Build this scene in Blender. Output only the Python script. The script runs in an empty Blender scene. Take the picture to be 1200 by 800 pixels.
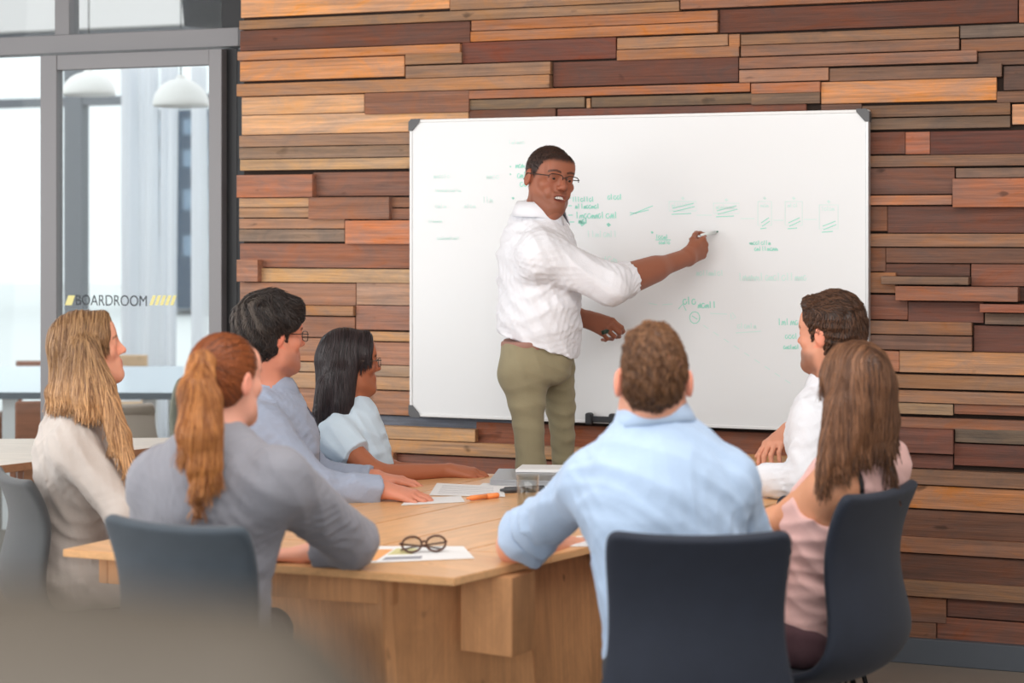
import bpy, bmesh, math, random
import numpy as np
from mathutils import Vector, Matrix

random.seed(7)
SC = bpy.context.scene
COL = SC.collection

# ------------------------------------------------------------------ camera, light, exposure
F = 2200.0            # focal length in pixels of the 1200x800 frame
CAMZ = 1.58
HOR = 270.0           # image row of the horizon
cam_d = bpy.data.cameras.new('camera')
cam = bpy.data.objects.new('camera', cam_d)
COL.objects.link(cam)
cam.location = (0, 0, CAMZ)
cam.rotation_euler = (math.pi / 2, 0, 0)
cam_d.sensor_width = 36.0
cam_d.lens = 36.0 * F / 1200.0
cam_d.shift_y = -(400.0 - HOR) / 1200.0
cam_d.clip_start = 0.05
cam_d.clip_end = 200
cam_d.dof.use_dof = True
cam_d.dof.focus_distance = 6.5
cam_d.dof.aperture_fstop = 2.5
SC.camera = cam

world = bpy.data.worlds.new('sky')
SC.world = world
world.use_nodes = True
wb = world.node_tree.nodes['Background']
wb.inputs[0].default_value = (0.93, 0.97, 1.0, 1)
wb.inputs[1].default_value = 1.5


def area_light(name, loc, target, sx, sy, power, color=(1, 1, 1)):
    l = bpy.data.lights.new(name, 'AREA')
    l.shape = 'RECTANGLE'
    l.size = sx
    l.size_y = sy
    l.energy = power
    l.color = color
    o = bpy.data.objects.new(name, l)
    o.location = loc
    d = Vector(target) - Vector(loc)
    o.rotation_euler = d.to_track_quat('-Z', 'Y').to_euler()
    COL.objects.link(o)
    return o


# daylight: the window wall on the left and the windows behind the camera
area_light('daylight_left', (-4.3, 4.6, 1.9), (1.0, 6.2, 1.1), 4.2, 2.4, 90, (1.0, 0.985, 0.96))
area_light('daylight_rear', (-1.6, -2.2, 2.3), (0.3, 6.5, 1.1), 4.5, 2.2, 95, (1.0, 0.98, 0.95))
area_light('ceiling_panel', (0.5, 4.2, 2.98), (0.7, 6.3, 0.4), 3.4, 2.2, 100, (1.0, 0.975, 0.94))

SC.view_settings.view_transform = 'Standard'
SC.view_settings.look = 'None'
SC.view_settings.gamma = 1.0
SC.view_settings.use_curve_mapping = False
SC.view_settings.exposure = 0.0


# ------------------------------------------------------------------ helpers
def P(x, y, Y):
    """a point whose picture position in the reference frame is (x, y) at depth Y"""
    return np.array([(x - 600.0) / F * Y, Y, CAMZ - (y - HOR) / F * Y])


def lin(c):
    out = []
    for v in c[:3]:
        v = v / 255.0
        out.append(v / 12.92 if v <= 0.04045 else ((v + 0.055) / 1.055) ** 2.4)
    return tuple(out)


def nrm(v):
    v = np.asarray(v, float)
    return v / (np.linalg.norm(v) + 1e-12)


def tag(o, label=None, cat=None, group=None, kind=None):
    if label: o['label'] = label
    if cat: o['category'] = cat
    if group: o['group'] = group
    if kind: o['kind'] = kind
    return o


def empty(name, loc=(0, 0, 0), rz=0.0):
    o = bpy.data.objects.new(name, None)
    o.location = loc
    o.rotation_euler = (0, 0, rz)
    o.empty_display_size = 0.1
    COL.objects.link(o)
    return o


def link_mesh(name, me, mat=None, parent=None, smooth=False):
    o = bpy.data.objects.new(name, me)
    COL.objects.link(o)
    if mat is not None:
        me.materials.append(mat)
    if parent is not None:
        o.parent = parent
    if smooth:
        me.polygons.foreach_set('use_smooth', [True] * len(me.polygons))
    return o


def bm_obj(name, bm, mat=None, parent=None, smooth=False):
    me = bpy.data.meshes.new(name)
    bm.to_mesh(me)
    bm.free()
    return link_mesh(name, me, mat, parent, smooth)


def box_bm(sx, sy, sz, bevel=0.0, bm=None, loc=(0, 0, 0), rot=None, segs=1):
    bm = bm or bmesh.new()
    r = bmesh.ops.create_cube(bm, size=1.0)
    vs = r['verts']
    M = Matrix.Translation(loc)
    if rot is not None:
        M = M @ rot
    M = M @ Matrix.Diagonal((sx, sy, sz, 1))
    bmesh.ops.transform(bm, matrix=M, verts=vs)
    if bevel > 0:
        es = list({e for v in vs for e in v.link_edges})
        bmesh.ops.bevel(bm, geom=es, offset=bevel, segments=segs, affect='EDGES')
    return bm


def box(name, lo, hi, mat, parent=None, bevel=0.0):
    lo = np.array(lo, float); hi = np.array(hi, float)
    c = (lo + hi) / 2
    s = hi - lo
    o = bm_obj(name, box_bm(s[0], s[1], s[2], bevel), mat, parent)
    o.location = c
    return o


def tube_bm(pts, rad, n=8, bm=None, cap=True, flat=None):
    """tube through pts; rad a number or a list"""
    bm = bm or bmesh.new()
    pts = [Vector(p) for p in pts]
    if not hasattr(rad, '__len__'):
        rad = [rad] * len(pts)
    rings = []
    up = Vector((0.13, 0.21, 1)).normalized()
    for i, p in enumerate(pts):
        t = (pts[min(i + 1, len(pts) - 1)] - pts[max(i - 1, 0)]).normalized()
        a = t.cross(up)
        if a.length < 1e-3:
            a = t.cross(Vector((1, 0, 0)))
        a.normalize()
        b = t.cross(a).normalized()
        rings.append([bm.verts.new(p + (a * math.cos(2 * math.pi * k / n) + b * math.sin(2 * math.pi * k / n)) * rad[i]) for k in range(n)])
    for i in range(len(rings) - 1):
        for k in range(n):
            bm.faces.new((rings[i][k], rings[i][(k + 1) % n], rings[i + 1][(k + 1) % n], rings[i + 1][k]))
    if cap:
        bm.faces.new(rings[0][::-1])
        bm.faces.new(rings[-1])
    bmesh.ops.recalc_face_normals(bm, faces=bm.faces)
    return bm


def lathe_bm(prof, n=24, bm=None, loc=(0, 0, 0)):
    bm = bm or bmesh.new()
    rings = []
    for (r, z) in prof:
        if r < 1e-6:
            rings.append([bm.verts.new((loc[0], loc[1], loc[2] + z))])
        else:
            rings.append([bm.verts.new((loc[0] + r * math.cos(2 * math.pi * k / n), loc[1] + r * math.sin(2 * math.pi * k / n), loc[2] + z)) for k in range(n)])
    for A, B in zip(rings[:-1], rings[1:]):
        for k in range(n):
            a = A[k % len(A)]; b = A[(k + 1) % len(A)]; c = B[(k + 1) % len(B)]; d = B[k % len(B)]
            f = []
            for v in (a, b, c, d):
                if v not in f: f.append(v)
            if len(f) > 2:
                bm.faces.new(f)
    bmesh.ops.recalc_face_normals(bm, faces=bm.faces)
    return bm


def prism_bm(poly, z0, z1, poly_low=None, bevel=0.0):
    """vertical prism; poly_low gives another outline at z0"""
    bm = bmesh.new()
    lo = [bm.verts.new((p[0], p[1], z0)) for p in (poly_low or poly)]
    hi = [bm.verts.new((p[0], p[1], z1)) for p in poly]
    n = len(poly)
    bm.faces.new(hi); bm.faces.new(lo[::-1])
    for i in range(n):
        bm.faces.new((lo[i], lo[(i + 1) % n], hi[(i + 1) % n], hi[i]))
    bmesh.ops.recalc_face_normals(bm, faces=bm.faces)
    if bevel:
        bmesh.ops.bevel(bm, geom=list(bm.edges), offset=bevel, segments=2, affect='EDGES')
    return bm


def np_mesh(name, V, Q, col=None):
    """mesh from numpy verts and faces (all tris or all quads)"""
    me = bpy.data.meshes.new(name)
    nv, nf, k = len(V), len(Q), Q.shape[1]
    me.vertices.add(nv)
    me.vertices.foreach_set('co', np.ascontiguousarray(V, np.float32).ravel())
    me.loops.add(nf * k)
    me.loops.foreach_set('vertex_index', np.ascontiguousarray(Q, np.int32).ravel())
    me.polygons.add(nf)
    me.polygons.foreach_set('loop_start', np.arange(0, nf * k, k, dtype=np.int32))
    me.update(calc_edges=True)
    if col is not None:
        a = me.color_attributes.new('Col', 'FLOAT_COLOR', 'POINT')
        c4 = np.ones((nv, 4), np.float32)
        c4[:, :3] = col
        a.data.foreach_set('color', c4.ravel())
    return me


# ------------------------------------------------------------------ materials
MATS = {}


def mat(name, color, rough=0.5, metal=0.0, spec=0.5, bump=0.0, bscale=60, vary=0.0, vscale=8, sheen=0.0, sss=0.0, attr=False, coat=0.0, trans=0.0, brings=None):
    if name in MATS:
        return MATS[name]
    m = bpy.data.materials.new(name)
    m.use_nodes = True
    nt = m.node_tree
    b = nt.nodes['Principled BSDF']
    col = lin(color)
    b.inputs['Base Color'].default_value = (*col, 1)
    b.inputs['Roughness'].default_value = rough
    b.inputs['Metallic'].default_value = metal
    b.inputs['Specular IOR Level'].default_value = spec
    b.inputs['Sheen Weight'].default_value = sheen
    b.inputs['Coat Weight'].default_value = coat
    b.inputs['Transmission Weight'].default_value = trans
    if sss:
        b.inputs['Subsurface Weight'].default_value = sss
        b.inputs['Subsurface Radius'].default_value = (0.012, 0.005, 0.003)
        b.inputs['Subsurface Scale'].default_value = 0.5
    tc = nt.nodes.new('ShaderNodeTexCoord')
    src = None
    if attr:
        a = nt.nodes.new('ShaderNodeAttribute')
        a.attribute_name = 'Col'
        src = a.outputs['Color']
        nt.links.new(src, b.inputs['Base Color'])
    if vary:
        n = nt.nodes.new('ShaderNodeTexNoise')
        n.inputs['Scale'].default_value = vscale
        n.inputs['Detail'].default_value = 5
        nt.links.new(tc.outputs['Object'], n.inputs['Vector'])
        mr = nt.nodes.new('ShaderNodeMapRange')
        mr.inputs['From Min'].default_value = 0.25
        mr.inputs['From Max'].default_value = 0.75
        mr.inputs['To Min'].default_value = 1 - vary
        mr.inputs['To Max'].default_value = 1 + vary
        nt.links.new(n.outputs['Fac'], mr.inputs['Value'])
        mx = nt.nodes.new('ShaderNodeVectorMath')
        mx.operation = 'SCALE'
        if src is not None:
            nt.links.new(src, mx.inputs[0])
        else:
            mx.inputs[0].default_value = col
        nt.links.new(mr.outputs[0], mx.inputs['Scale'])
        nt.links.new(mx.outputs[0], b.inputs['Base Color'])
    if bump:
        n2 = nt.nodes.new('ShaderNodeTexNoise')
        n2.inputs['Scale'].default_value = bscale
        n2.inputs['Detail'].default_value = 4
        nt.links.new(tc.outputs['Object'], n2.inputs['Vector'])
        bp = nt.nodes.new('ShaderNodeBump')
        bp.inputs['Strength'].default_value = bump
        bp.inputs['Distance'].default_value = 0.004
        nt.links.new(n2.outputs['Fac'], bp.inputs['Height'])
        nt.links.new(bp.outputs[0], b.inputs['Normal'])
    MATS[name] = m
    return m


def wood_mat(name, base=None, along=0, grain=1.0, rough=0.6, bump=0.35, stain=0.5, seed=0.0):
    """grain runs along local axis `along`; base None takes the object's own colour"""
    if name in MATS:
        return MATS[name]
    m = bpy.data.materials.new(name)
    m.use_nodes = True
    nt = m.node_tree
    N, L = nt.nodes, nt.links
    b = N['Principled BSDF']
    tc = N.new('ShaderNodeTexCoord')
    oi = N.new('ShaderNodeObjectInfo')
    off = N.new('ShaderNodeVectorMath'); off.operation = 'SCALE'
    off.inputs[0].default_value = (37.0, 91.0, 53.0)
    L.new(oi.outputs['Random'], off.inputs['Scale'])
    add = N.new('ShaderNodeVectorMath'); add.operation = 'ADD'
    L.new(tc.outputs['Object'], add.inputs[0])
    L.new(off.outputs[0], add.inputs[1])

    def noise(scale3, detail=6, rgh=0.6, dist=0.0):
        mp = N.new('ShaderNodeVectorMath'); mp.operation = 'MULTIPLY'
        mp.inputs[1].default_value = scale3
        L.new(add.outputs[0], mp.inputs[0])
        n = N.new('ShaderNodeTexNoise')
        n.inputs['Scale'].default_value = 1.0
        n.inputs['Detail'].default_value = detail
        n.inputs['Roughness'].default_value = rgh
        n.inputs['Distortion'].default_value = dist
        L.new(mp.outputs[0], n.inputs['Vector'])
        return n.outputs['Fac']

    def axis(a, c):
        v = [c, c, c]; v[along] = a
        return tuple(v)

    g1 = noise(axis(1.6, 60), 5, 0.65, 0.6)         # long streaks
    g2 = noise(axis(6, 260), 3, 0.6)                 # fine fibre
    g3 = noise(axis(4, 9), 6, 0.7, 1.2)              # stains
    kn = noise(axis(9, 16), 2, 0.5, 0.3)             # knots

    def rng(sock, a, bb, lo, hi):
        mr = N.new('ShaderNodeMapRange')
        mr.inputs['From Min'].default_value = a
        mr.inputs['From Max'].default_value = bb
        mr.inputs['To Min'].default_value = lo
        mr.inputs['To Max'].default_value = hi
        L.new(sock, mr.inputs['Value'])
        return mr.outputs[0]

    def mul(a, bb):
        k = N.new('ShaderNodeMath'); k.operation = 'MULTIPLY'
        L.new(a, k.inputs[0]); L.new(bb, k.inputs[1])
        return k.outputs[0]
    s = mul(mul(rng(g1, 0.3, 0.7, 1 - 0.28 * grain, 1 + 0.22 * grain), rng(g2, 0.3, 0.7, 1 - 0.16 * grain, 1 + 0.14 * grain)),
            mul(rng(g3, 0.28, 0.6, 1 - stain * 0.55, 1.08), rng(kn, 0.22, 0.30, 0.45, 1.0)))
    sc = N.new('ShaderNodeVectorMath'); sc.operation = 'SCALE'
    if base is None:
        hs = N.new('ShaderNodeHueSaturation')
        hs.inputs['Saturation'].default_value = 1.0
        L.new(oi.outputs['Color'], hs.inputs['Color'])
        L.new(rng(g3, 0.3, 0.7, 0.74, 1.08), hs.inputs['Saturation'])
        L.new(hs.outputs[0], sc.inputs[0])
    else:
        sc.inputs[0].default_value = lin(base)
    L.new(s, sc.inputs['Scale'])
    L.new(sc.outputs[0], b.inputs['Base Color'])
    b.inputs['Roughness'].default_value = rough
    b.inputs['Specular IOR Level'].default_value = 0.35
    bp = N.new('ShaderNodeBump')
    bp.inputs['Strength'].default_value = bump
    bp.inputs['Distance'].default_value = 0.004
    L.new(s, bp.inputs['Height'])
    L.new(bp.outputs[0], b.inputs['Normal'])
    MATS[name] = m
    return m


def glass_mat(name, tint=(0.96, 0.98, 0.98), refl=0.7):
    if name in MATS:
        return MATS[name]
    m = bpy.data.materials.new(name)
    m.use_nodes = True
    nt = m.node_tree
    nt.nodes.remove(nt.nodes['Principled BSDF'])
    out = nt.nodes['Material Output']
    t = nt.nodes.new('ShaderNodeBsdfTransparent')
    t.inputs[0].default_value = (*tint, 1)
    g = nt.nodes.new('ShaderNodeBsdfGlossy')
    g.inputs['Roughness'].default_value = 0.02
    g.inputs[0].default_value = (refl, refl, refl, 1)
    lw = nt.nodes.new('ShaderNodeLayerWeight')
    lw.inputs[0].default_value = 0.5
    pw = nt.nodes.new('ShaderNodeMath'); pw.operation = 'POWER'; pw.inputs[1].default_value = 4.0
    nt.links.new(lw.outputs['Facing'], pw.inputs[0])
    f = nt.nodes.new('ShaderNodeMath'); f.operation = 'MULTIPLY_ADD'; f.inputs[1].default_value = 0.7; f.inputs[2].default_value = 0.045
    nt.links.new(pw.outputs[0], f.inputs[0])
    mx = nt.nodes.new('ShaderNodeMixShader')
    nt.links.new(f.outputs[0], mx.inputs[0])
    nt.links.new(t.outputs[0], mx.inputs[1])
    nt.links.new(g.outputs[0], mx.inputs[2])
    nt.links.new(mx.outputs[0], out.inputs[0])
    MATS[name] = m
    return m


def sheer_mat(name, color, opacity=0.45):
    m = bpy.data.materials.new(name)
    m.use_nodes = True
    nt = m.node_tree
    nt.nodes.remove(nt.nodes['Principled BSDF'])
    out = nt.nodes['Material Output']
    t = nt.nodes.new('ShaderNodeBsdfTransparent')
    d = nt.nodes.new('ShaderNodeBsdfDiffuse'); d.inputs[0].default_value = (*lin(color), 1)
    tr = nt.nodes.new('ShaderNodeBsdfTranslucent'); tr.inputs[0].default_value = (*lin(color), 1)
    m1 = nt.nodes.new('ShaderNodeMixShader'); m1.inputs[0].default_value = 0.7
    nt.links.new(d.outputs[0], m1.inputs[1]); nt.links.new(tr.outputs[0], m1.inputs[2])
    m2 = nt.nodes.new('ShaderNodeMixShader'); m2.inputs[0].default_value = opacity
    nt.links.new(t.outputs[0], m2.inputs[1]); nt.links.new(m1.outputs[0], m2.inputs[2])
    nt.links.new(m2.outputs[0], out.inputs[0])
    return m


# ------------------------------------------------------------------ the setting
WO = np.array([-0.41, 7.61]); WU = np.array([0.9361, -0.3517]); WN = np.array([-0.3517, -0.9361])
WANG = math.atan2(WU[1], WU[0])


def W(a, t, z):
    q = WO + a * WU + t * WN
    return np.array([q[0], q[1], z])


def wpx(x, y, t=0.0):
    """picture position -> (a along the timber wall, height) on the plane t in front of it"""
    m = (x - 600.0) / F
    a = (m * (WO[1] + t * WN[1]) - WO[0] - t * WN[0]) / (WU[0] - m * WU[1])
    Y = (WO + a * WU + t * WN)[1]
    return a, CAMZ - (y - HOR) / F * Y


def wbox(name, a0, a1, t0, t1, z0, z1, m, parent=None, bevel=0.0):
    o = bm_obj(name, box_bm(abs(a1 - a0), abs(t1 - t0), abs(z1 - z0), bevel), m, parent)
    o.location = W((a0 + a1) / 2, (t0 + t1) / 2, (z0 + z1) / 2)
    o.rotation_euler = (0, 0, WANG)
    return o


M_floor = mat('floor_screed', (138, 128, 118), 0.55, vary=0.12, vscale=3, bump=0.05)
M_ceil = mat('ceiling_paint', (225, 222, 220), 0.9)
M_wallpaint = mat('wall_paint', (205, 200, 195), 0.9)
M_backing = mat('wall_backing', (48, 34, 26), 0.9)
M_plank = wood_mat('reclaimed_timber', None, 0, 1.0, 0.7, 0.5, 0.55)
M_grey = mat('grey_metal', (128, 126, 128), 0.45, 0.1)
M_greydark = mat('dark_metal', (38, 38, 40), 0.5, 0.3)
M_glass = glass_mat('pane_glass', refl=0.22)

fl = box('floor', (-9, -4, -0.1), (6, 16, 0), M_floor); tag(fl, kind='structure')
ce = box('ceiling', (-3.9, -2.5, 3.05), (3.6, 8.6, 3.15), M_ceil); tag(ce, kind='structure')
wr = box('wall_right', (3.4, -2.5, 0), (3.5, 8.6, 3.05), M_wallpaint); tag(wr, kind='structure')

A_L = wpx(281, 300)[0]
wall = wbox('wall_back', A_L + 0.02, 4.0, -0.16, 0.0, 0, 3.05, M_backing)
tag(wall, kind='structure')
wall_inv = Matrix.LocRotScale(wall.location, wall.rotation_euler, None).inverted()

# every plank of the wall: left end, right end, top and bottom row at the left end, colour, how proud (mm)
PL = [
 (282,527,-4,21,(228,158,98),22),(280,796,24,35,(158,118,84),40),(281,551,36,60,(118,70,50),24),(552,841,24,36.5,(168,108,68),36),
 (551,841,37,49,(188,118,64),36),(278,539,60.5,71,(192,126,76),44),(281,474,72,95.5,(210,140,82),26),(474.5,541,63,76,(160,116,80),40),
 (475,645,77.5,92,(156,116,86),42),(277,644,98.5,113,(176,124,82),44),(541,722,50,74.5,(124,68,50),24),(723,853,44.5,58,(174,124,84),40),
 (854,867,40,55,(178,120,78),38),(722.5,866,58.5,71,(170,114,74),40),(648,865.5,73,102,(108,64,48),20),(549,879,106,116,(170,104,64),38),
 (550,685,117,129,(128,104,80),30),(687,692,115,127,(184,130,80),30),(693,961,114,126,(124,98,74),34),(550,651,129,140,(122,78,58),24),
 (653,945,127.5,140,(132,78,58),16),(283,427,114,135,(222,166,116),26),(427,549.5,109,134,(146,96,70),40),(283,549,135.5,158.5,(226,170,120),24),
 (280,486,159,172.5,(156,120,94),38),(280,486,173,186.5,(146,116,92),38),(281,486,187,200,(186,146,104),32),(277,366,205,231.5,(178,112,80),62),
 (367,486,202,230,(136,90,70),24),(280,362,232,243,(192,146,104),40),(280,362,243.5,255,(176,132,96),40),(361,456,231,257,(152,102,76),56),
 (457,486,231,243,(146,100,74),28),(457,486,244,257,(150,100,74),28),(280,404,256,268,(172,126,96),36),(280,404,268.5,283,(148,122,102),36),
 (404,486,258,286,(198,122,80),50),(281,486,285,313,(158,102,76),24),(277,302,304,330,(182,122,90),72),(302.5,486,314,330,(202,158,112),36),
 (281,417,330.5,356,(162,116,90),26),(417.5,486,331,357,(176,136,110),28),(281,414,356.5,368,(180,128,86),46),(281,416,369,393,(162,112,86),26),
 (417,486,357.5,386,(172,116,90),28),(417,486,388,399,(202,152,106),40),(281,416,394,421,(172,122,92),30),(417,486,400,426.5,(172,122,96),28),
 (417,486,427,440,(182,148,118),36),(281,416,422,433,(182,148,118),36),(281,416,434,452,(202,152,106),40),(417,486,440.5,455.5,(192,146,106),42),
 (281,484,452,479.5,(182,126,90),28),(281,610,480,491.5,(104,110,122),10),(281,557,492,506.5,(212,162,112),48),(281,990,507,522,(198,148,102),42),(527,797,-12,12.5,(172,126,88),30),
 (558,990,494,520,(146,86,60),16),(281,461,522.5,548,(188,132,96),60),(461.5,900,531.5,559,(150,92,70),24),(281,900,549,560,(192,146,110),44),
 # right of the board
 (1010,1184,124,138,(128,94,70),34),(1010,1184,139,152.5,(118,94,76),34),(1186,1300,122,146,(218,150,100),30),(1014,1061,155,181,(114,70,54),20),
 (1061,1090,154.5,181,(174,100,66),20),(1090,1300,154,181.5,(104,60,48),20),(1014,1300,182.5,196,(140,100,74),36),(1014,1119,197,228,(120,80,64),26),
 (1120,1300,197,208.5,(134,104,86),34),(1116,1300,209,243,(172,106,74),66),(1014,1116,229,240.5,(180,114,74),44),(1014,1040,241.5,271,(130,84,60),24),
 (1040,1300,241.5,273,(114,70,54),22),(1014,1300,273.5,289,(156,110,80),40),(1014,1038,289.5,318,(134,86,60),24),(1038,1300,290,308,(124,84,64),28),
 (1035,1137,308.5,323,(104,68,54),16),(1138,1300,309,335,(134,84,64),26),(1018,1050,319,343,(154,104,70),34),(1032,1135,323.5,333,(126,96,76),90),
 (1049,1193,335,352,(160,100,70),92),(1193,1300,336,353,(90,58,46),14),(1148,1300,356,366,(156,90,64),90),(1014,1064,345,374,(134,84,64),24),
 (1064,1153,353,377,(118,74,60),22),(1154,1300,366.5,380,(130,100,80),36),(1014,1139,375.5,391,(150,104,74),46),(1014,1139,392,409,(134,94,74),46),
 (1141,1300,381,412,(114,70,56),20),(1014,1054,410,434.5,(190,120,80),30),(1054,1300,410.5,436,(200,140,90),30),(1000,1300,437,453,(150,110,80),38),
 (990,1300,455,469,(170,120,84),46),(990,1117,469.5,482.5,(164,130,96),40),(1118,1300,470.5,485,(154,100,74),34),(980,1300,485.5,498,(150,100,74),34),
 (980,1117,498.5,527,(130,80,64),54),(1119,1300,501,518,(124,104,86),34),(1118,1300,519,545,(120,74,60),22),(980,1117,528,544,(120,74,60),22),(980,1300,545.5,563,(154,110,80),42),
 (970,1300,563.5,590,(198,128,72),32),(960,1300,591,622,(120,80,60),24),(960,1300,622.5,641,(154,104,74),40),(960,1300,641.5,672,(114,74,56),24),
 (960,1300,672.5,691,(150,110,80),44),(960,1109,691.5,720,(134,90,66),28),(1110,1300,694,722,(110,70,56),20),(960,1097,720.5,752,(134,90,66),34),(1098,1300,722.5,756,(130,80,60),22),
 # top right
 (797,1186,-14,11,(166,106,70),36),(843,1193,11.5,39,(110,64,46),20),(1194,1300,-2,27,(156,96,66),30),(868,1124,40.5,53,(146,106,76),38),
 (1125,1300,30,45,(120,100,86),34),(868,1124,53.5,66.5,(150,106,80),40),(1126,1300,46,61,(140,96,70),34),(866,1145,67.5,81,(154,106,80),42),
 (1146,1300,61.5,77,(110,80,64),26),(866,971,82,97,(170,120,90),44),(972,1174,80,95.5,(130,96,76),38),(1176,1300,77.5,106,(108,78,64),24),
 (880,961,97.5,110,(176,112,76),42),(880,961,110.5,123,(124,96,74),34),(962,1168,96,122,(212,142,86),28),(1168,1300,107,120.5,(134,94,70),34),(962,1010,122.5,136,(114,80,64),30),
]
rp = random.Random(3)


def plank(a0, a1, z0, z1, color, proud):
    g = 0.0006
    depth = proud + 0.02
    o = bm_obj('plank', box_bm(a1 - a0 - 2 * g, depth, z1 - z0 - 2 * g, 0.0016), M_plank, wall)
    wp = W((a0 + a1) / 2, proud - depth / 2, (z0 + z1) / 2)
    M = Matrix.LocRotScale(Vector(wp), Matrix.Rotation(WANG + rp.uniform(-0.002, 0.002), 3, 'Z').to_euler(), None)
    o.matrix_local = wall_inv @ M
    c = lin(color)
    k = rp.uniform(0.95, 1.08)
    o.color = (c[0] * k, c[1] * k, c[2] * k, 1)
    return o


for (x0, x1, y0, y1, c, mm) in PL:
    t = mm / 1000.0
    aL, zT = wpx(x0, y0, t)
    aR, _ = wpx(x1, y0, t)
    _, zB = wpx(x0, y1, t)
    plank(aL, aR, zB, zT, c, t)
# the rest of the wall: above the frame and behind the table
tones = [(120, 76, 58), (150, 104, 76), (170, 118, 84), (128, 98, 76), (104, 64, 50), (186, 136, 94), (140, 92, 68)]


def fill(aa, ab, za, zb):
    z = za
    while z < zb - 0.02:
        h = min(rp.choice([0.05, 0.06, 0.085, 0.1]), zb - z)
        a = aa
        while a < ab - 0.05:
            ln = min(rp.uniform(0.5, 1.3), ab - a)
            plank(a, a + ln, z, z + h, rp.choice(tones), rp.uniform(0.012, 0.05))
            a += ln
        z += h


z_low = wpx(281, 561, 0.03)[1]
fill(A_L, wpx(965, 600, 0.03)[0], 0.1, z_low)
fill(A_L, wpx(1300, 0, 0.03)[0], wpx(281, -5, 0.03)[1], wpx(281, -5, 0.03)[1] + 0.62)
M_base = mat('baseboard_paint', (84, 90, 98), 0.5)
tag(wbox('baseboard_back', A_L, 3.9, 0.0, 0.055, 0.0, wpx(1130, 752, 0.05)[1], M_base, bevel=0.003), kind='structure')

# ---- glass partition to the left: fixed glazing and a sliding door
TG = -0.14
pane_top = 3.05


def g_a(x, t=TG): return wpx(x, 300, t)[0]
def g_z(x, y, t=TG): return wpx(x, y, t)[1]


z_b0, z_b1 = g_z(140, 61), g_z(140, 39.5)       # header beam
aW, aE = g_a(-420), g_a(286)
win = empty('window_1', W(g_a(100), TG, 0)); tag(win, kind='structure')
winv = Matrix.Translation(-Vector(win.location))


def wpart(name, a0, a1, t0, t1, z0, z1, m, par, bevel=0.002):
    o = wbox(name, a0, a1, t0, t1, z0, z1, m, par, bevel)
    o.location = Vector(o.location) - Vector(par.location)
    return o


wpart('header_beam', aW, aE, TG - 0.05, TG + 0.05, z_b0, z_b1, M_grey, win)
wpart('mullion', g_a(70), g_a(87), TG - 0.04, TG + 0.04, z_b1, pane_top, M_grey, win)
wpart('mullion', g_a(-190), g_a(-172), TG - 0.04, TG + 0.04, 0, pane_top, M_grey, win)
wpart('top_rail', aW, aE, TG - 0.05, TG + 0.05, pane_top - 0.06, pane_top, M_grey, win)
wpart('sill_rail', aW, g_a(50), TG - 0.04, TG + 0.04, 0, 0.06, M_grey, win)
wpart('jamb', g_a(264), aE, TG - 0.06, TG + 0.06, 0, z_b0 - 0.01, M_greydark, win)
wpart('jamb_cap', g_a(262), aE, TG - 0.02, TG + 0.02, z_b1, pane_top, M_greydark, win)
for (xa, xb, za, zb) in ((-172, 50, 0.06, z_b0), (-400, -190, 0.06, z_b0), (87, 262, z_b1, pane_top - 0.06), (-172, 70, z_b1, pane_top - 0.06), (-400, -190, z_b1, pane_top - 0.06)):
    wpart('pane', g_a(xa), g_a(xb), TG - 0.004, TG + 0.004, za, zb, M_glass, win, 0)
door = empty('door_1', W(g_a(160, TG + 0.07), TG + 0.07, 0)); tag(door, kind='structure')
TD = TG + 0.08
dz0, dz1 = g_z(60, 83, TD), g_z(60, 65.5, TD)
wpart('stile', g_a(51, TD), g_a(70, TD), TD - 0.025, TD + 0.025, 0.01, dz1, M_grey, door)
wpart('stile', g_a(248, TD), g_a(263, TD), TD - 0.025, TD + 0.025, 0.01, dz1, M_grey, door)
wpart('door_top_rail', g_a(70, TD), g_a(248, TD), TD - 0.022, TD + 0.022, dz0, dz1, M_grey, door)
wpart('door_bottom_rail', g_a(70, TD), g_a(248, TD), TD - 0.022, TD + 0.022, 0.01, 0.12, M_grey, door)
wpart('pane', g_a(70, TD), g_a(248, TD), TD - 0.004, TD + 0.004, 0.12, dz0, M_glass, door, 0)
# lettering on the door glass
M_let = mat('grey_vinyl', (52, 56, 60), 0.6)
M_yel = mat('yellow_vinyl', (232, 222, 150), 0.6)
cu = bpy.data.curves.new('letters', 'FONT')
cu.body = 'BOARDROOM'
cu.extrude = 0.0004
cu.size = 1.0
cu.offset = 0.0
to = bpy.data.objects.new('letters', cu)
COL.objects.link(to)
bpy.context.view_layer.update()
me = bpy.data.meshes.new_from_object(to.evaluated_get(bpy.context.evaluated_depsgraph_get()))
bpy.data.objects.remove(to)
co = np.array([v.co for v in me.vertices])
a0, zt = wpx(89, 345, TD + 0.006); a1, _ = wpx(172, 345, TD + 0.006); zb = wpx(89, 357.5, TD + 0.006)[1]
s = (a1 - a0) / (co[:, 0].max() - co[:, 0].min()); sz = (zt - zb) / (co[:, 1].max() - co[:, 1].min())
for v in me.vertices:
    x, y = (v.co.x - co[:, 0].min()) * s, (v.co.y - co[:, 1].min()) * sz
    v.co = Vector(W(a0 + x, TD + 0.0055 + v.co.z, zb + y)) - Vector(door.location)
link_mesh('door_lettering', me, M_let, door)
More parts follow.
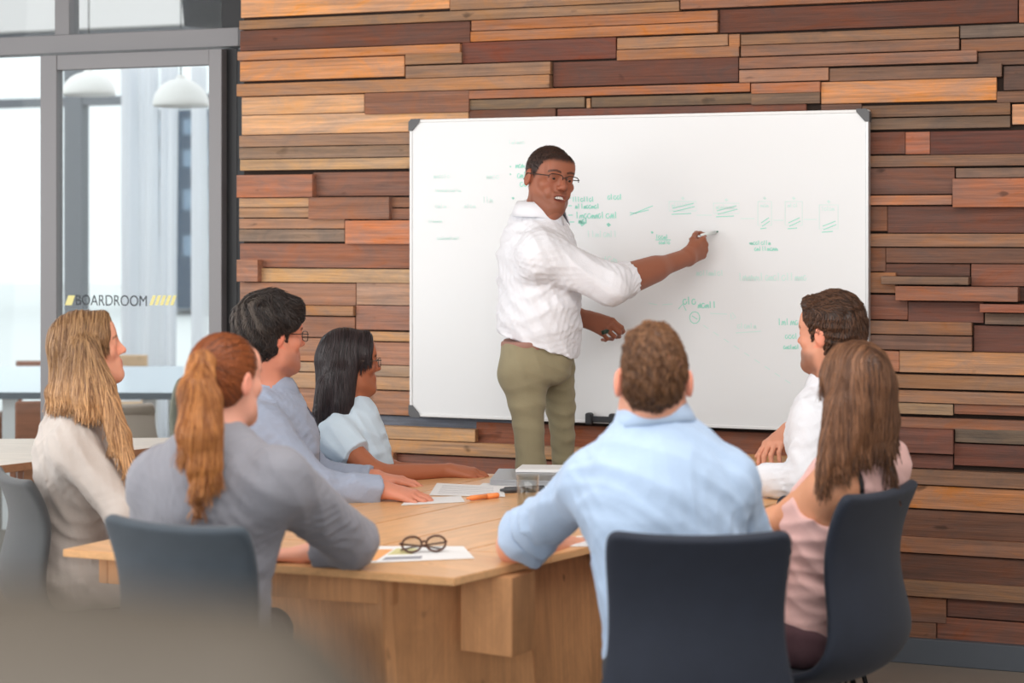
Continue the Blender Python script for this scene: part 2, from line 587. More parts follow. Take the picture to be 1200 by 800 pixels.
for i, xx in enumerate([76, 80, 175, 181, 187, 193, 199]):
    w_ = 4.0
    bm = bmesh.new()
    pts = [(xx, 357.5), (xx + w_, 357.5), (xx + w_ + 4, 346), (xx + 4, 346)]
    f = []
    for tt in (TD + 0.0052, TD + 0.006):
        f.append([bm.verts.new(Vector(W(*(lambda q: (q[0], tt, q[1]))(wpx(px, py, TD + 0.006)))) - Vector(door.location)) for px, py in pts])
    bm.faces.new(f[1]); bm.faces.new(f[0][::-1])
    for k in range(4):
        bm.faces.new((f[0][k], f[0][(k + 1) % 4], f[1][(k + 1) % 4], f[1][k]))
    bmesh.ops.recalc_face_normals(bm, faces=bm.faces)
    bm_obj('stripe', bm, M_yel, door)

# ---- the space behind the glass
TB = -5.2
far = empty('window_2', W(g_a(100, TB), TB, 0)); tag(far, kind='structure')
M_farframe = mat('far_frame', (112, 116, 122), 0.5)


def f_a(x): return wpx(x, 300, TB)[0]
def f_z(x, y): return wpx(x, y, TB)[1]


wpart('transom', f_a(-300), f_a(330), TB - 0.04, TB + 0.04, f_z(100, 124), f_z(100, 114), M_farframe, far)
wpart('mullion', f_a(79), f_a(100), TB - 0.05, TB + 0.05, 0, 3.3, M_farframe, far)
wpart('mullion', f_a(-120), f_a(-104), TB - 0.05, TB + 0.05, 0, 3.3, M_farframe, far)
wpart('mullion', f_a(300), f_a(320), TB - 0.05, TB + 0.05, 0, 3.3, M_farframe, far)
wpart('sill_rail', f_a(-300), f_a(330), TB - 0.04, TB + 0.04, 0, 0.12, M_farframe, far)
wpart('head_rail', f_a(-300), f_a(330), TB - 0.04, TB + 0.04, f_z(100, 42), f_z(100, 36), M_farframe, far)
wpart('pane', f_a(-300), f_a(330), TB - 0.006, TB + 0.006, 0.12, f_z(100, 42), M_glass, far, 0)
tag(wbox('trim_1', f_a(-300), f_a(330), TB - 0.2, TB + 0.15, f_z(100, 36), f_z(100, -60), M_ceil), kind='structure')
M_duct = mat('duct_metal', (34, 36, 42), 0.9, 0.0, spec=0.1, vary=0.2, vscale=4)
dc = bmesh.new()
pA = W(wpx(248, 6, -2.4)[0], -2.4, wpx(248, 30, -2.4)[1] + 0.08)
bmesh.ops.create_cone(dc, cap_ends=True, segments=32, radius1=0.155, radius2=0.2, depth=0.5)
duct = bm_obj('ceiling_duct', dc, M_duct)
duct.location = Vector(pA) + Vector((0, 0, 0.17))
for f in duct.data.polygons: f.use_smooth = len(f.vertices) == 4
tag(duct, 'dark grey round metal duct hanging behind the glass above the door', 'duct')
# sheer curtain
M_sheer = sheer_mat('sheer_fabric', (250, 251, 253), 0.85)
TC = TB + 0.35


def curtain(x0, x1, y0, y1, seed, label):
    rr = random.Random(seed)
    a0, a1 = wpx(x0, 300, TC)[0], wpx(x1, 300, TC)[0]
    zt, zb = wpx(x0, y0, TC)[1], 0.03
    n = 48
    ph = [rr.uniform(0, 6.3) for _ in range(4)]
    V, Q = [], []
    nz = 10
    for j in range(nz + 1):
        for i in range(n + 1):
            u = i / n
            v = j / nz
            t = TC + 0.07 * math.sin(u * 15 + ph[0] + 1.2 * math.sin(u * 9 + ph[1]) + v * 0.8) + 0.012 * math.sin(u * 33 + ph[2] + v)
            V.append(W(a0 + (a1 - a0) * u + 0.02 * v * math.sin(u * 20 + ph[3]), t, zt + (zb - zt) * v))
    for j in range(nz):
        for i in range(n):
            k = j * (n + 1) + i
            Q.append((k, k + 1, k + n + 2, k + n + 1))
    me = np_mesh('curtain', np.array(V), np.array(Q))
    o = link_mesh('curtain', me, M_sheer, smooth=True)
    tag(o, label, 'curtain', 'sheer curtains behind the glass')
    return o


curtain(148, 158, 78, 480, 1, 'narrow white curtain panel behind the glass door, leftmost of the four')
curtain(168, 184, 78, 480, 2, 'white curtain panel behind the glass door, second from the left')
curtain(191, 205, 78, 480, 5, 'white curtain panel behind the glass door, third from the left')
curtain(224, 238, 78, 480, 7, 'white curtain panel behind the glass door, nearest the dark door jamb')
# a building outside
M_bld = mat('far_building_wall', (60, 78, 98), 0.9)
M_bwin = mat('far_building_glass', (120, 142, 164), 0.3)
TF = -26.0
b_ = empty('office_building', W(wpx(200, 300, TF)[0], TF, 0))
bz = lambda y: wpx(200, y, TF)[1]
ba0, ba1 = wpx(150, 300, TF)[0], wpx(420, 300, TF)[0]
wpart('facade', ba0, ba1, TF - 6, TF, 0, bz(128), M_bld, b_, 0)
for (ya, yb) in ((140, 158), (176, 196), (222, 246), (276, 300)):
    for i in range(8):
        xa = 156 + i * 30
        wpart('window', wpx(xa, 300, TF)[0], wpx(xa + 22, 300, TF)[0], TF - 0.1, TF + 0.05, bz(yb), bz(ya), M_bwin, b_, 0)
tag(b_, 'blue-grey office building seen through the curtains outside', 'building')
gr = box('ground_outside', (-30, 16, -0.3), (20, 60, -0.12), mat('pale_ground', (236, 236, 234), 0.9)); tag(gr, kind='structure')

# pendants behind the door glass
M_pend = mat('pendant_enamel', (238, 236, 232), 0.4)
M_cable = mat('black_cable', (25, 25, 25), 0.6)
for (xx, yb, yt, wpxl, lab) in ((104, 111, 84, 54, 'small white dome pendant lamp behind the left edge of the door glass'), (212, 124, 92, 58, 'white dome pendant lamp behind the right half of the door glass')):
    tt = -2.6
    a, zb = wpx(xx, yb, tt)
    r = (wpx(xx + wpxl / 2, yb, tt)[0] - a)
    h = (yb - yt) / F * (WO + a * WU + tt * WN)[1]
    p = empty('pendant_lamp', W(a, tt, zb))
    prof = [(0.02, h + 0.02), (0.03, h)]
    for k in range(1, 9):
        q = k / 8 * math.pi / 2
        prof.append((max(0.03, r * math.sin(q)), h * math.cos(q)))
    inner = [(max(0.0, rr_ - 0.006), zz - 0.004) for rr_, zz in reversed(prof[1:])]
    bm_obj('lamp_shade', lathe_bm(prof + inner, 32), M_pend, p, True)
    bm_obj('cable', tube_bm([(0, 0, h), (0, 0, 3.02 - zb)], 0.004, 6), M_cable, p)
    bm_obj('bulb', lathe_bm([(0, 0.01), (0.03, 0.03), (0.035, 0.06), (0.015, 0.1), (0.0, 0.1)], 16), M_pend, p, True)
    tag(p, lab, 'lamp', 'pendant lamps behind the glass')


# ------------------------------------------------------------------ whiteboard
M_board = mat('board_enamel', (236, 237, 238), 0.25, spec=0.4)
M_rim = mat('board_rim', (206, 207, 208), 0.35, 0.4)
M_corner = mat('board_corner', (92, 92, 94), 0.5)
M_ink = mat('green_ink', (160, 226, 208), 0.6)
M_ink2 = mat('faint_green_ink', (212, 236, 230), 0.6)
TBD = 0.085
B0, BT = wpx(480, 139.5, TBD)
B1, BTr = wpx(1018, 129, TBD)
BB = wpx(480, 487.5, TBD)[1]
BBr = wpx(1018, 508, TBD)[1]
BT = (BT + BTr) / 2; BB = (BB + BBr) / 2
wb_o = empty('whiteboard', W((B0 + B1) / 2, 0, BB))
wpart('panel', B0 + 0.004, B1 - 0.004, 0.055, TBD - 0.002, BB + 0.004, BT - 0.004, M_board, wb_o, 0.001)
for (a0, a1, z0, z1, n) in ((B0, B1, BT - 0.012, BT, 'frame_rail'), (B0, B1, BB, BB + 0.012, 'frame_rail'), (B0, B0 + 0.012, BB, BT, 'frame_rail'), (B1 - 0.012, B1, BB, BT, 'frame_rail')):
    wpart(n, a0, a1, 0.045, TBD + 0.002, z0, z1, M_rim if a0 > B0 + 0.5 else mat('board_rim_white', (238, 238, 238), 0.4), wb_o, 0.002)
for (ca, cz, da, dz) in ((B0, BT, 1, -1), (B1, BT, -1, -1), (B0, BB, 1, 1), (B1, BB, -1, 1)):
    bm = bmesh.new()
    e = 0.003
    tri = [(ca - da * e, cz - dz * e), (ca + da * 0.045, cz - dz * e), (ca + da * 0.045, cz + dz * 0.008), (ca + da * 0.012, cz + dz * 0.045), (ca - da * e, cz + dz * 0.045)]
    tri = [(ca - da * e + da * 0.012, cz - dz * e)] + tri[1:] + [(ca - da * e, cz - dz * e + dz * 0.012)]
    lo = [bm.verts.new(Vector(W(a, 0.045, z)) - wb_o.location) for a, z in tri]
    hi = [bm.verts.new(Vector(W(a, TBD + 0.006, z)) - wb_o.location) for a, z in tri]
    bm.faces.new(hi); bm.faces.new(lo)
    for k in range(len(tri)):
        bm.faces.new((lo[k], lo[(k + 1) % len(tri)], hi[(k + 1) % len(tri)], hi[k]))
    bmesh.ops.recalc_face_normals(bm, faces=bm.faces)
    bm_obj('corner_cap', bm, M_corner, wb_o)
tag(wb_o, 'large white marker board with faint green writing on the timber wall', 'whiteboard')


def ink(name, lines, m, wpx_w=1.1):
    """flat marker strokes on the board; lines are lists of picture points"""
    bm = bmesh.new()
    w = wpx_w / F * 7.2 / 2
    for ln in lines:
        pts = [np.array(wpx(x, y, TBD)) for x, y in ln]
        prev = None
        for i, p in enumerate(pts):
            d = pts[min(i + 1, len(pts) - 1)] - pts[max(i - 1, 0)]
            d = d / (np.linalg.norm(d) + 1e-9)
            nn = np.array([-d[1], d[0]]) * w
            pr = [bm.verts.new(Vector(W(q[0], TBD - 0.0012, q[1])) - wb_o.location) for q in (p + nn, p - nn)]
            if prev:
                bm.faces.new((prev[0], prev[1], pr[1], pr[0]))
            prev = pr
    return tag(bm_obj(name, bm, m, wb_o), kind='stuff')


ri = random.Random(11)


def word(x, y, w, h):
    """a scribbled word: joined letter-like loops"""
    ls, cx = [], x
    while cx < x + w:
        lw = h * ri.uniform(0.5, 0.8)
        k = ri.random()
        pts = []
        for i in range(9):
            u = i / 8
            if k < 0.35:
                pts.append((cx + lw * (0.5 + 0.45 * math.cos(5.6 * u + 0.8)), y + h * (0.5 - 0.45 * math.sin(5.6 * u + 0.8))))
            elif k < 0.7:
                pts.append((cx + lw * u, y + h * (1 - abs(math.sin(u * math.pi * 2)) * ri.uniform(0.6, 1.0))))
            else:
                pts.append((cx + lw * 0.25 + lw * 0.1 * u, y - h * 0.35 + h * 1.3 * u))
        ls.append(pts)
        cx += lw * 1.15
    return ls


def blot(x, y, r):
    return [[(x + r * (1 - i / 9) * math.cos(i * 1.6), y + r * (1 - i / 9) * math.sin(i * 1.6)) for i in range(10)]]


def rect(x0, y0, x1, y1):
    return [[(x0, y0), (x1, y0), (x1, y1), (x0, y1), (x0, y0)]]


ink('writing', word(604, 192, 10, 5) + word(606, 203, 8, 6) + word(609, 213, 6, 6) + blot(601, 232, 1.5) + blot(598, 195, .8) + blot(598, 204, .8), M_ink)
ink('writing', word(671, 232, 24, 4.5) + word(712, 229, 16, 5) + word(674, 240, 26, 4.5) + word(675, 250, 46, 6) + [[(665, 232), (669, 232)], [(666, 241), (670, 241)], [(666, 252), (671, 252)], [(667, 260), (673, 260)]], M_ink, 1.2)
ink('writing', blot(682, 261, 4) + blot(713, 263, 2.4) + word(678, 257, 8, 5), M_ink, 1.6)
ink('writing', word(688, 272, 36, 6) + word(705, 300, 14, 9), M_ink2)
ink('drawing', [[(738, 252), (750, 247), (765, 241)], [(742, 250), (760, 246)], [(738, 249), (746, 250)]] + blot(764, 272, 1.6) + word(769, 276, 14, 4) + word(772, 283, 12, 3) + [[(768, 281), (786, 281)]], M_ink, 1.0)
for (bx, by, w, h) in ((784, 236, 32, 11), (836, 238, 30, 12), (888, 236, 16, 28), (920, 236, 20, 28), (960, 240, 22, 28)):
    ink('drawing', rect(bx, by, bx + w, by + h) + word(bx + 3, by + 3, w - 8, 4) + blot(bx + w / 2, by - 4, 2.2), M_ink2, 0.8)
    ink('drawing', [[(bx + 3, by + h + 4), (bx + w - 6, by + h + 3)], [(bx + 4, by + h - 3), (bx + w - 3, by + h - 9)], [(bx + 5, by + h + 1), (bx + w - 2, by + h - 5)]], M_ink, 1.0)
ink('drawing', [[(816, 252), (834, 252)], [(868, 256), (884, 256)], [(906, 258), (918, 258)], [(942, 257), (957, 257)]], M_ink2, 0.8)
ink('writing', word(880, 283, 22, 4) + word(884, 290, 26, 4) + blot(879, 285, 1.4), M_ink, 0.9)
ink('writing', word(816, 318, 32, 5) + word(866, 322, 76, 7), M_ink2, 1.2)
ink('writing', word(800, 350, 16, 7) + word(818, 355, 22, 6), M_ink, 1.3)
ink('drawing', [[(814 + 6 * math.cos(i * .6), 372 + 7 * math.sin(i * .6)) for i in range(12)], [(811, 370), (817, 374)], [(795, 362), (800, 356), (804, 364)]], M_ink, 1.0)
ink('drawing', [[(824 + i * 12, 381 + i * 8), (830 + i * 12, 385 + i * 8)] for i in range(9)], M_ink2, 1.0)
ink('drawing', [[(760, 355), (770, 357)], [(776, 357), (788, 356)], [(832, 367), (852, 368)], [(858, 366), (862, 372), (857, 374), (856, 367)], [(862, 390), (892, 388)]] + word(864, 380, 22, 5), M_ink2, 1.0)
ink('writing', word(912, 375, 20, 6) + word(920, 392, 14, 5) + word(918, 405, 18, 4), M_ink, 1.0)
ink('writing', word(508, 205, 16, 4) + word(510, 222, 30, 3) + word(510, 240, 12, 4) + word(544, 240, 12, 4) + word(566, 232, 10, 6) + word(502, 258, 16, 3) + word(512, 278, 26, 3), M_ink2, 0.8)
ink('writing', word(596, 165, 18, 4) + word(570, 205, 14, 5), M_ink2, 0.7)

# magnetic eraser with two grips
M_blk = mat('black_plastic', (52, 54, 58), 0.5)
er = empty('board_eraser', W(wpx(706, 490, TBD)[0], TBD, wpx(706, 490, TBD)[1]))
ez = lambda y: wpx(706, y, TBD)[1]
ea = lambda x: wpx(x, 490, TBD)[0]
wpart('handle', ea(694), ea(718), TBD + 0.002, TBD + 0.022, ez(494), ez(487.5), M_blk, er, 0.003)
for (xa, xb) in ((688.5, 696), (716, 723.5)):
    wpart('grip', ea(xa), ea(xb), TBD + 0.001, TBD + 0.034, ez(497), ez(483.5), M_blk, er, 0.005)
tag(er, 'black dumbbell shaped magnetic eraser on the lower edge of the whiteboard', 'eraser')

# ------------------------------------------------------------------ the main table
M_top = wood_mat('table_oak', (222, 172, 122), 1, 0.45, 0.32, 0.06, 0.22)
M_top2 = wood_mat('table_oak_end', (222, 172, 122), 0, 0.45, 0.32, 0.06, 0.22)
M_ply = wood_mat('table_ply', (206, 152, 106), 2, 0.4, 0.5, 0.08, 0.3)
TA = np.array([-0.140, 4.54]); TBp = np.array([-1.185, 4.95]); TCp = np.array([-0.32, 6.55]); TDp = np.array([1.12, 6.18])
tz = 0.74
main_t = empty('boardroom_table', (TA[0], TA[1], 0))


def tpt(u, v):
    """u along the long side from the near end, v across from the right side"""
    r = TA + (TDp - TA) * u
    l = TBp + (TCp - TBp) * u
    return r + (l - r) * v


LD = nrm(TDp - TA); LANG = math.atan2(LD[1], LD[0]) - math.pi / 2


def board_part(name, poly, z0, z1, m, ang, poly_low=None, bev=0.002):
    c = np.mean(poly, axis=0)
    ca, sa = math.cos(-ang), math.sin(-ang)
    loc = lambda p: (ca * (p[0] - c[0]) - sa * (p[1] - c[1]), sa * (p[0] - c[0]) + ca * (p[1] - c[1]))
    o = bm_obj(name, prism_bm([loc(p) for p in poly], z0 - z1, 0, [loc(p) for p in poly_low] if poly_low else None, bev), m, main_t)
    o.location = (c[0] - TA[0], c[1] - TA[1], z1)
    o.rotation_euler = (0, 0, ang)
    return o


g = 0.001
board_part('end_board', [tpt(0, 0), tpt(0, 1), tpt(0.19, 1), tpt(0.19, 0)], tz - 0.02, tz, M_top2, LANG)
for i in range(5):
    v0, v1 = i / 5 + g, (i + 1) / 5 - g
    board_part('top_board', [tpt(0.191, v0), tpt(0.191, v1), tpt(1, v1), tpt(1, v0)], tz - 0.02, tz, M_top, LANG)
# aprons
for (u0, u1, v0, v1) in ((0.05, 0.065, 0.21, 0.94), (0.05, 0.95, 0.94, 0.965), (0.93, 0.945, 0.06, 0.94)):
    board_part('apron', [tpt(u0, v0), tpt(u0, v1), tpt(u1, v1), tpt(u1, v0)], tz - 0.10, tz - 0.022, M_ply, LANG)


def slab(name, p0, p1, q0, q1, th, z0, z1):
    """upright panel from p0-p1 at the top to q0-q1 at the floor"""
    p0, p1, q0, q1 = map(np.array, (p0, p1, q0, q1))
    n = nrm([-(p1 - p0)[1], (p1 - p0)[0]]) * th
    return board_part(name, [p0, p1, p1 + n, p0 + n], z0, z1, M_ply, LANG, [q0, q1, q1 + n, q0 + n])


Q1 = (-0.33, 4.70); Q2 = (0.03, 4.93); Q3 = (0.36, 5.43)
slab('leg_panel', Q1, Q2, (-0.285, 4.72), (0.10, 4.97), 0.03, 0.0, tz - 0.021)
slab('leg_panel', Q2, Q3, (0.10, 4.97), (0.33, 5.35), 0.03, 0.0, tz - 0.021)
slab('leg_panel', (-0.72, 5.4), Q1, (-0.66, 5.4), (-0.285, 4.72), 0.03, 0.0, tz - 0.021)
slab('leg_panel', (0.10, 6.15), (0.58, 5.80), (0.13, 6.1), (0.56, 5.78), 0.03, 0.0, tz - 0.021)
board_part('rail_block', [(-0.13, 4.74), (0.0, 4.66), (0.06, 4.76), (-0.07, 4.84)], 0.52, tz - 0.022, M_ply, LANG)
board_part('rail', [(-0.30, 5.1), (-0.26, 5.07), (0.32, 5.95), (0.28, 5.98)], 0.50, tz - 0.022, M_ply, LANG)
tag(main_t, 'light oak boardroom table with panel legs in the middle of the group', 'table')

# ------------------------------------------------------------------ side table at the left and the table behind the glass
M_pale = wood_mat('pale_table_top', (226, 214, 200), 0, 0.25, 0.4, 0.05, 0.12)
M_edge = wood_mat('table_edge_wood', (170, 122, 90), 0, 0.5, 0.5, 0.1, 0.2)
s_t = empty('side_table', (-2.0, 7.0, 0))


def s_poly(name, pts, z0, z1, m):
    o = bm_obj(name, prism_bm([(p[0] + 2.0, p[1] - 7.0) for p in pts], z0, z1, None, 0.002), m, s_t)
    return o


e0 = P(-160, 564, 1848 / 294.0); e1 = P(206, 521, 1848 / 251.0); e1b = P(214, 512.5, 1848 / 242.5); e0b = P(-160, 515, 1848 / 245.0)
s_poly('table_top', [e0[:2], e1[:2], e1b[:2], e0b[:2]], 0.715, 0.74, M_pale)
s_poly('edge_band', [e0[:2] + [0.0, -0.012], e1[:2] + [0, -0.012], e1[:2], e0[:2]], 0.712, 0.7395, M_edge)
for (cx, cy) in ((-1.5, 7.35), (-1.9, 7.45), (-2.45, 6.7), (-2.5, 7.3)):
    s_poly('leg', [(cx - .03, cy - .03), (cx + .03, cy - .03), (cx + .03, cy + .03), (cx - .03, cy + .03)], 0, 0.715, M_edge)
tag(s_t, 'pale wooden table at the left edge between the long-haired blonde and the glass', 'table')

M_white_t = mat('white_laminate', (214, 224, 232), 0.25, spec=0.6)
M_tedge = mat('dark_edge', (96, 104, 112), 0.5)
f_t = empty('far_table', (-2.9, 10.4, 0))
ft = [P(-180, 459, 1848 / 189.0), P(215, 459.5, 1848 / 190.0), P(215, 429, 1848 / 159.0), P(-180, 429, 1848 / 159.0)]
fp = lambda pts: [(p[0] + 2.9, p[1] - 10.4) for p in pts]
bm_obj('table_top', prism_bm(fp(ft), 0.725, 0.74), M_white_t, f_t)
bm_obj('edge_band', prism_bm(fp([ft[0] - [0, 0.01, 0], ft[1] - [0, 0.01, 0], ft[1], ft[0]]), 0.705, 0.7395), M_tedge, f_t)
for (x, Y) in ((12, 9.95), (176, 9.95), (60, 11.2), (205, 11.2)):
    c = P(x, 400, Y)
    bm_obj('leg', prism_bm(fp([c + [-.035, -.03, 0], c + [.035, -.03, 0], c + [.035, .03, 0], c + [-.035, .03, 0]]), 0, 0.725), mat('white_leg', (232, 234, 236), 0.4), f_t)
tag(f_t, 'white topped table standing in the space behind the glass partition', 'table')

M_brown = wood_mat('brown_chair_wood', (150, 96, 70), 0, 0.5, 0.5, 0.1, 0.3)
M_tan = wood_mat('tan_chair_wood', (204, 170, 130), 0, 0.4, 0.5, 0.1, 0.2)


def wooden_chair(x0, x1, yt, Y, m, label, back):
    """back 1: backrest on the far side, -1 on the near side"""
    c = P((x0 + x1) / 2, 300, Y)
    w = (x1 - x0) / F * Y
    zt = P(x0, yt, Y)[2]
    o = empty('wooden_chair', (c[0], c[1], 0))
    hy = 0.2
    box('seat', (-w / 2, -hy, 0.42), (w / 2, hy, 0.455), m, o, 0.006)
    box('backrest', (-w / 2, back * hy - 0.012, zt - 0.17), (w / 2, back * hy + 0.012, zt), m, o, 0.006)
    for sx in (-1, 1):
        box('leg', (sx * (w / 2 - 0.02) - 0.018, back * hy - 0.018, 0), (sx * (w / 2 - 0.02) + 0.018, back * hy + 0.018, zt - 0.1), m, o, 0.003)
        box('leg', (sx * (w / 2 - 0.02) - 0.018, -back * hy - 0.018, 0), (sx * (w / 2 - 0.02) + 0.018, -back * hy + 0.018, 0.42), m, o, 0.003)
    tag(o, label, 'chair')
    return o


wooden_chair(9, 110, 425, 11.9, M_brown, 'brown wooden chair behind the far table at the left edge', 1)
wooden_chair(126, 166, 418, 12.2, M_tan, 'tan wooden chair behind the far table beneath the curtain', 1)
c_ = P(40, 300, 9.2)
wc = empty('wooden_chair', (c_[0], c_[1], 0), 0.15)
box('backrest', (-0.09, -0.02, 0.42), (0.15, 0.01, 0.745), M_brown, wc, 0.01)
box('seat', (-0.12, -0.02, 0.40), (0.16, 0.36, 0.44), M_brown, wc, 0.01)
for sx in (-0.1, 0.14):
    for sy in (0.0, 0.33):
        box('leg', (sx - 0.015, sy - 0.015, 0), (sx + 0.015, sy + 0.015, 0.41), M_brown, wc, 0.003)
tag(wc, 'dark brown low backed chair tucked under the near side of the far table', 'chair')

# ------------------------------------------------------------------ shell chairs
def shell_chair(name, x, y, fwd, label, m, rod, height=0.92, group=None, width=1.0):
    ang = math.atan2(fwd[1], fwd[0]) - math.pi / 2
    o = empty(name, (x, y, 0), ang)
    dz = height - 0.92
    prof = [(0.235, 0.425), (0.215, 0.445), (0.14, 0.45), (0.03, 0.438), (-0.10, 0.434), (-0.185, 0.446), (-0.242, 0.488), (-0.262, 0.55), (-0.252, 0.62),
            (-0.232, 0.69), (-0.222, 0.76 + dz * .4), (-0.232, 0.84 + dz * .8), (-0.258, 0.905 + dz), (-0.266, 0.92 + dz)]
    wid = [0.17, 0.205, 0.225, 0.235, 0.238, 0.238, 0.234, 0.222, 0.205, 0.194, 0.194, 0.202, 0.206, 0.190]
    wrap = [0.0, 0.0, .01, .02, .03, .045, .055, .055, .05, .045, .038, .03, .025, .022]
    nv = 12
    V, Q = [], []
    for i, (yy, zz) in enumerate(prof):
        ny, nz = 0, 0
        a = prof[max(i - 1, 0)]; b = prof[min(i + 1, len(prof) - 1)]
        ty, tz_ = b[0] - a[0], b[1] - a[1]
        l = math.hypot(ty, tz_); ny, nz = -tz_ / l, ty / l   # towards the sitter is the other sign
        for j in range(nv + 1):
            s = j / nv * 2 - 1
            k = wrap[i] * (abs(s) ** 2.2)
            V.append((s * wid[i] * width, yy - ny * k, zz - nz * k if i > 5 else zz + k * 0.9))
    for i in range(len(prof) - 1):
        for j in range(nv):
            k = i * (nv + 1) + j
            Q.append((k, k + 1, k + nv + 2, k + nv + 1))
    me = np_mesh('seat_shell', np.array(V), np.array(Q))
    sh = link_mesh('seat_shell', me, m, o, True)
    s1 = sh.modifiers.new('thick', 'SOLIDIFY'); s1.thickness = 0.03; s1.offset = 0
    s2 = sh.modifiers.new('soft', 'SUBSURF'); s2.levels = 1; s2.render_levels = 2
    for sx in (-1, 1):
        for sy in (-1, 1):
            bm_obj('leg', tube_bm([(sx * 0.12, sy * 0.11 + 0.02, 0.425), (sx * 0.2, sy * 0.2 + 0.02, 0.0)], 0.008, 8), rod, o, True)
    for sx in (-1, 1):
        bm_obj('brace', tube_bm([(sx * 0.12, -0.1, 0.41), (sx * 0.165, 0.18, 0.22)], 0.0045, 6), rod, o)
        bm_obj('brace', tube_bm([(sx * 0.12, 0.13, 0.41), (sx * 0.165, -0.14, 0.22)], 0.0045, 6), rod, o)
    for sy in (-1, 1):
        bm_obj('brace', tube_bm([(-0.12, sy * 0.11 + 0.02, 0.41), (0.16, sy * 0.155 + 0.02, 0.22)], 0.0045, 6), rod, o)
        bm_obj('brace', tube_bm([(0.12, sy * 0.11 + 0.02, 0.41), (-0.16, sy * 0.155 + 0.02, 0.22)], 0.0045, 6), rod, o)
    tag(o, label, 'chair', group)
    return o


M_navy = mat('navy_upholstery', (28, 35, 50), 0.8, bump=0.15, bscale=400, sheen=0.08, vary=0.1, vscale=20)
M_navy2 = mat('slate_upholstery', (58, 68, 78), 0.8, bump=0.15, bscale=400, sheen=0.2, vary=0.1, vscale=20)
M_char = mat('charcoal_upholstery', (66, 68, 70), 0.8, bump=0.15, bscale=400, sheen=0.2)
M_olive = mat('grey_green_shell', (150, 148, 134), 0.6)
M_rod = mat('black_rod', (28, 28, 30), 0.4, 0.6)
GC = 'shell chairs around the boardroom table'


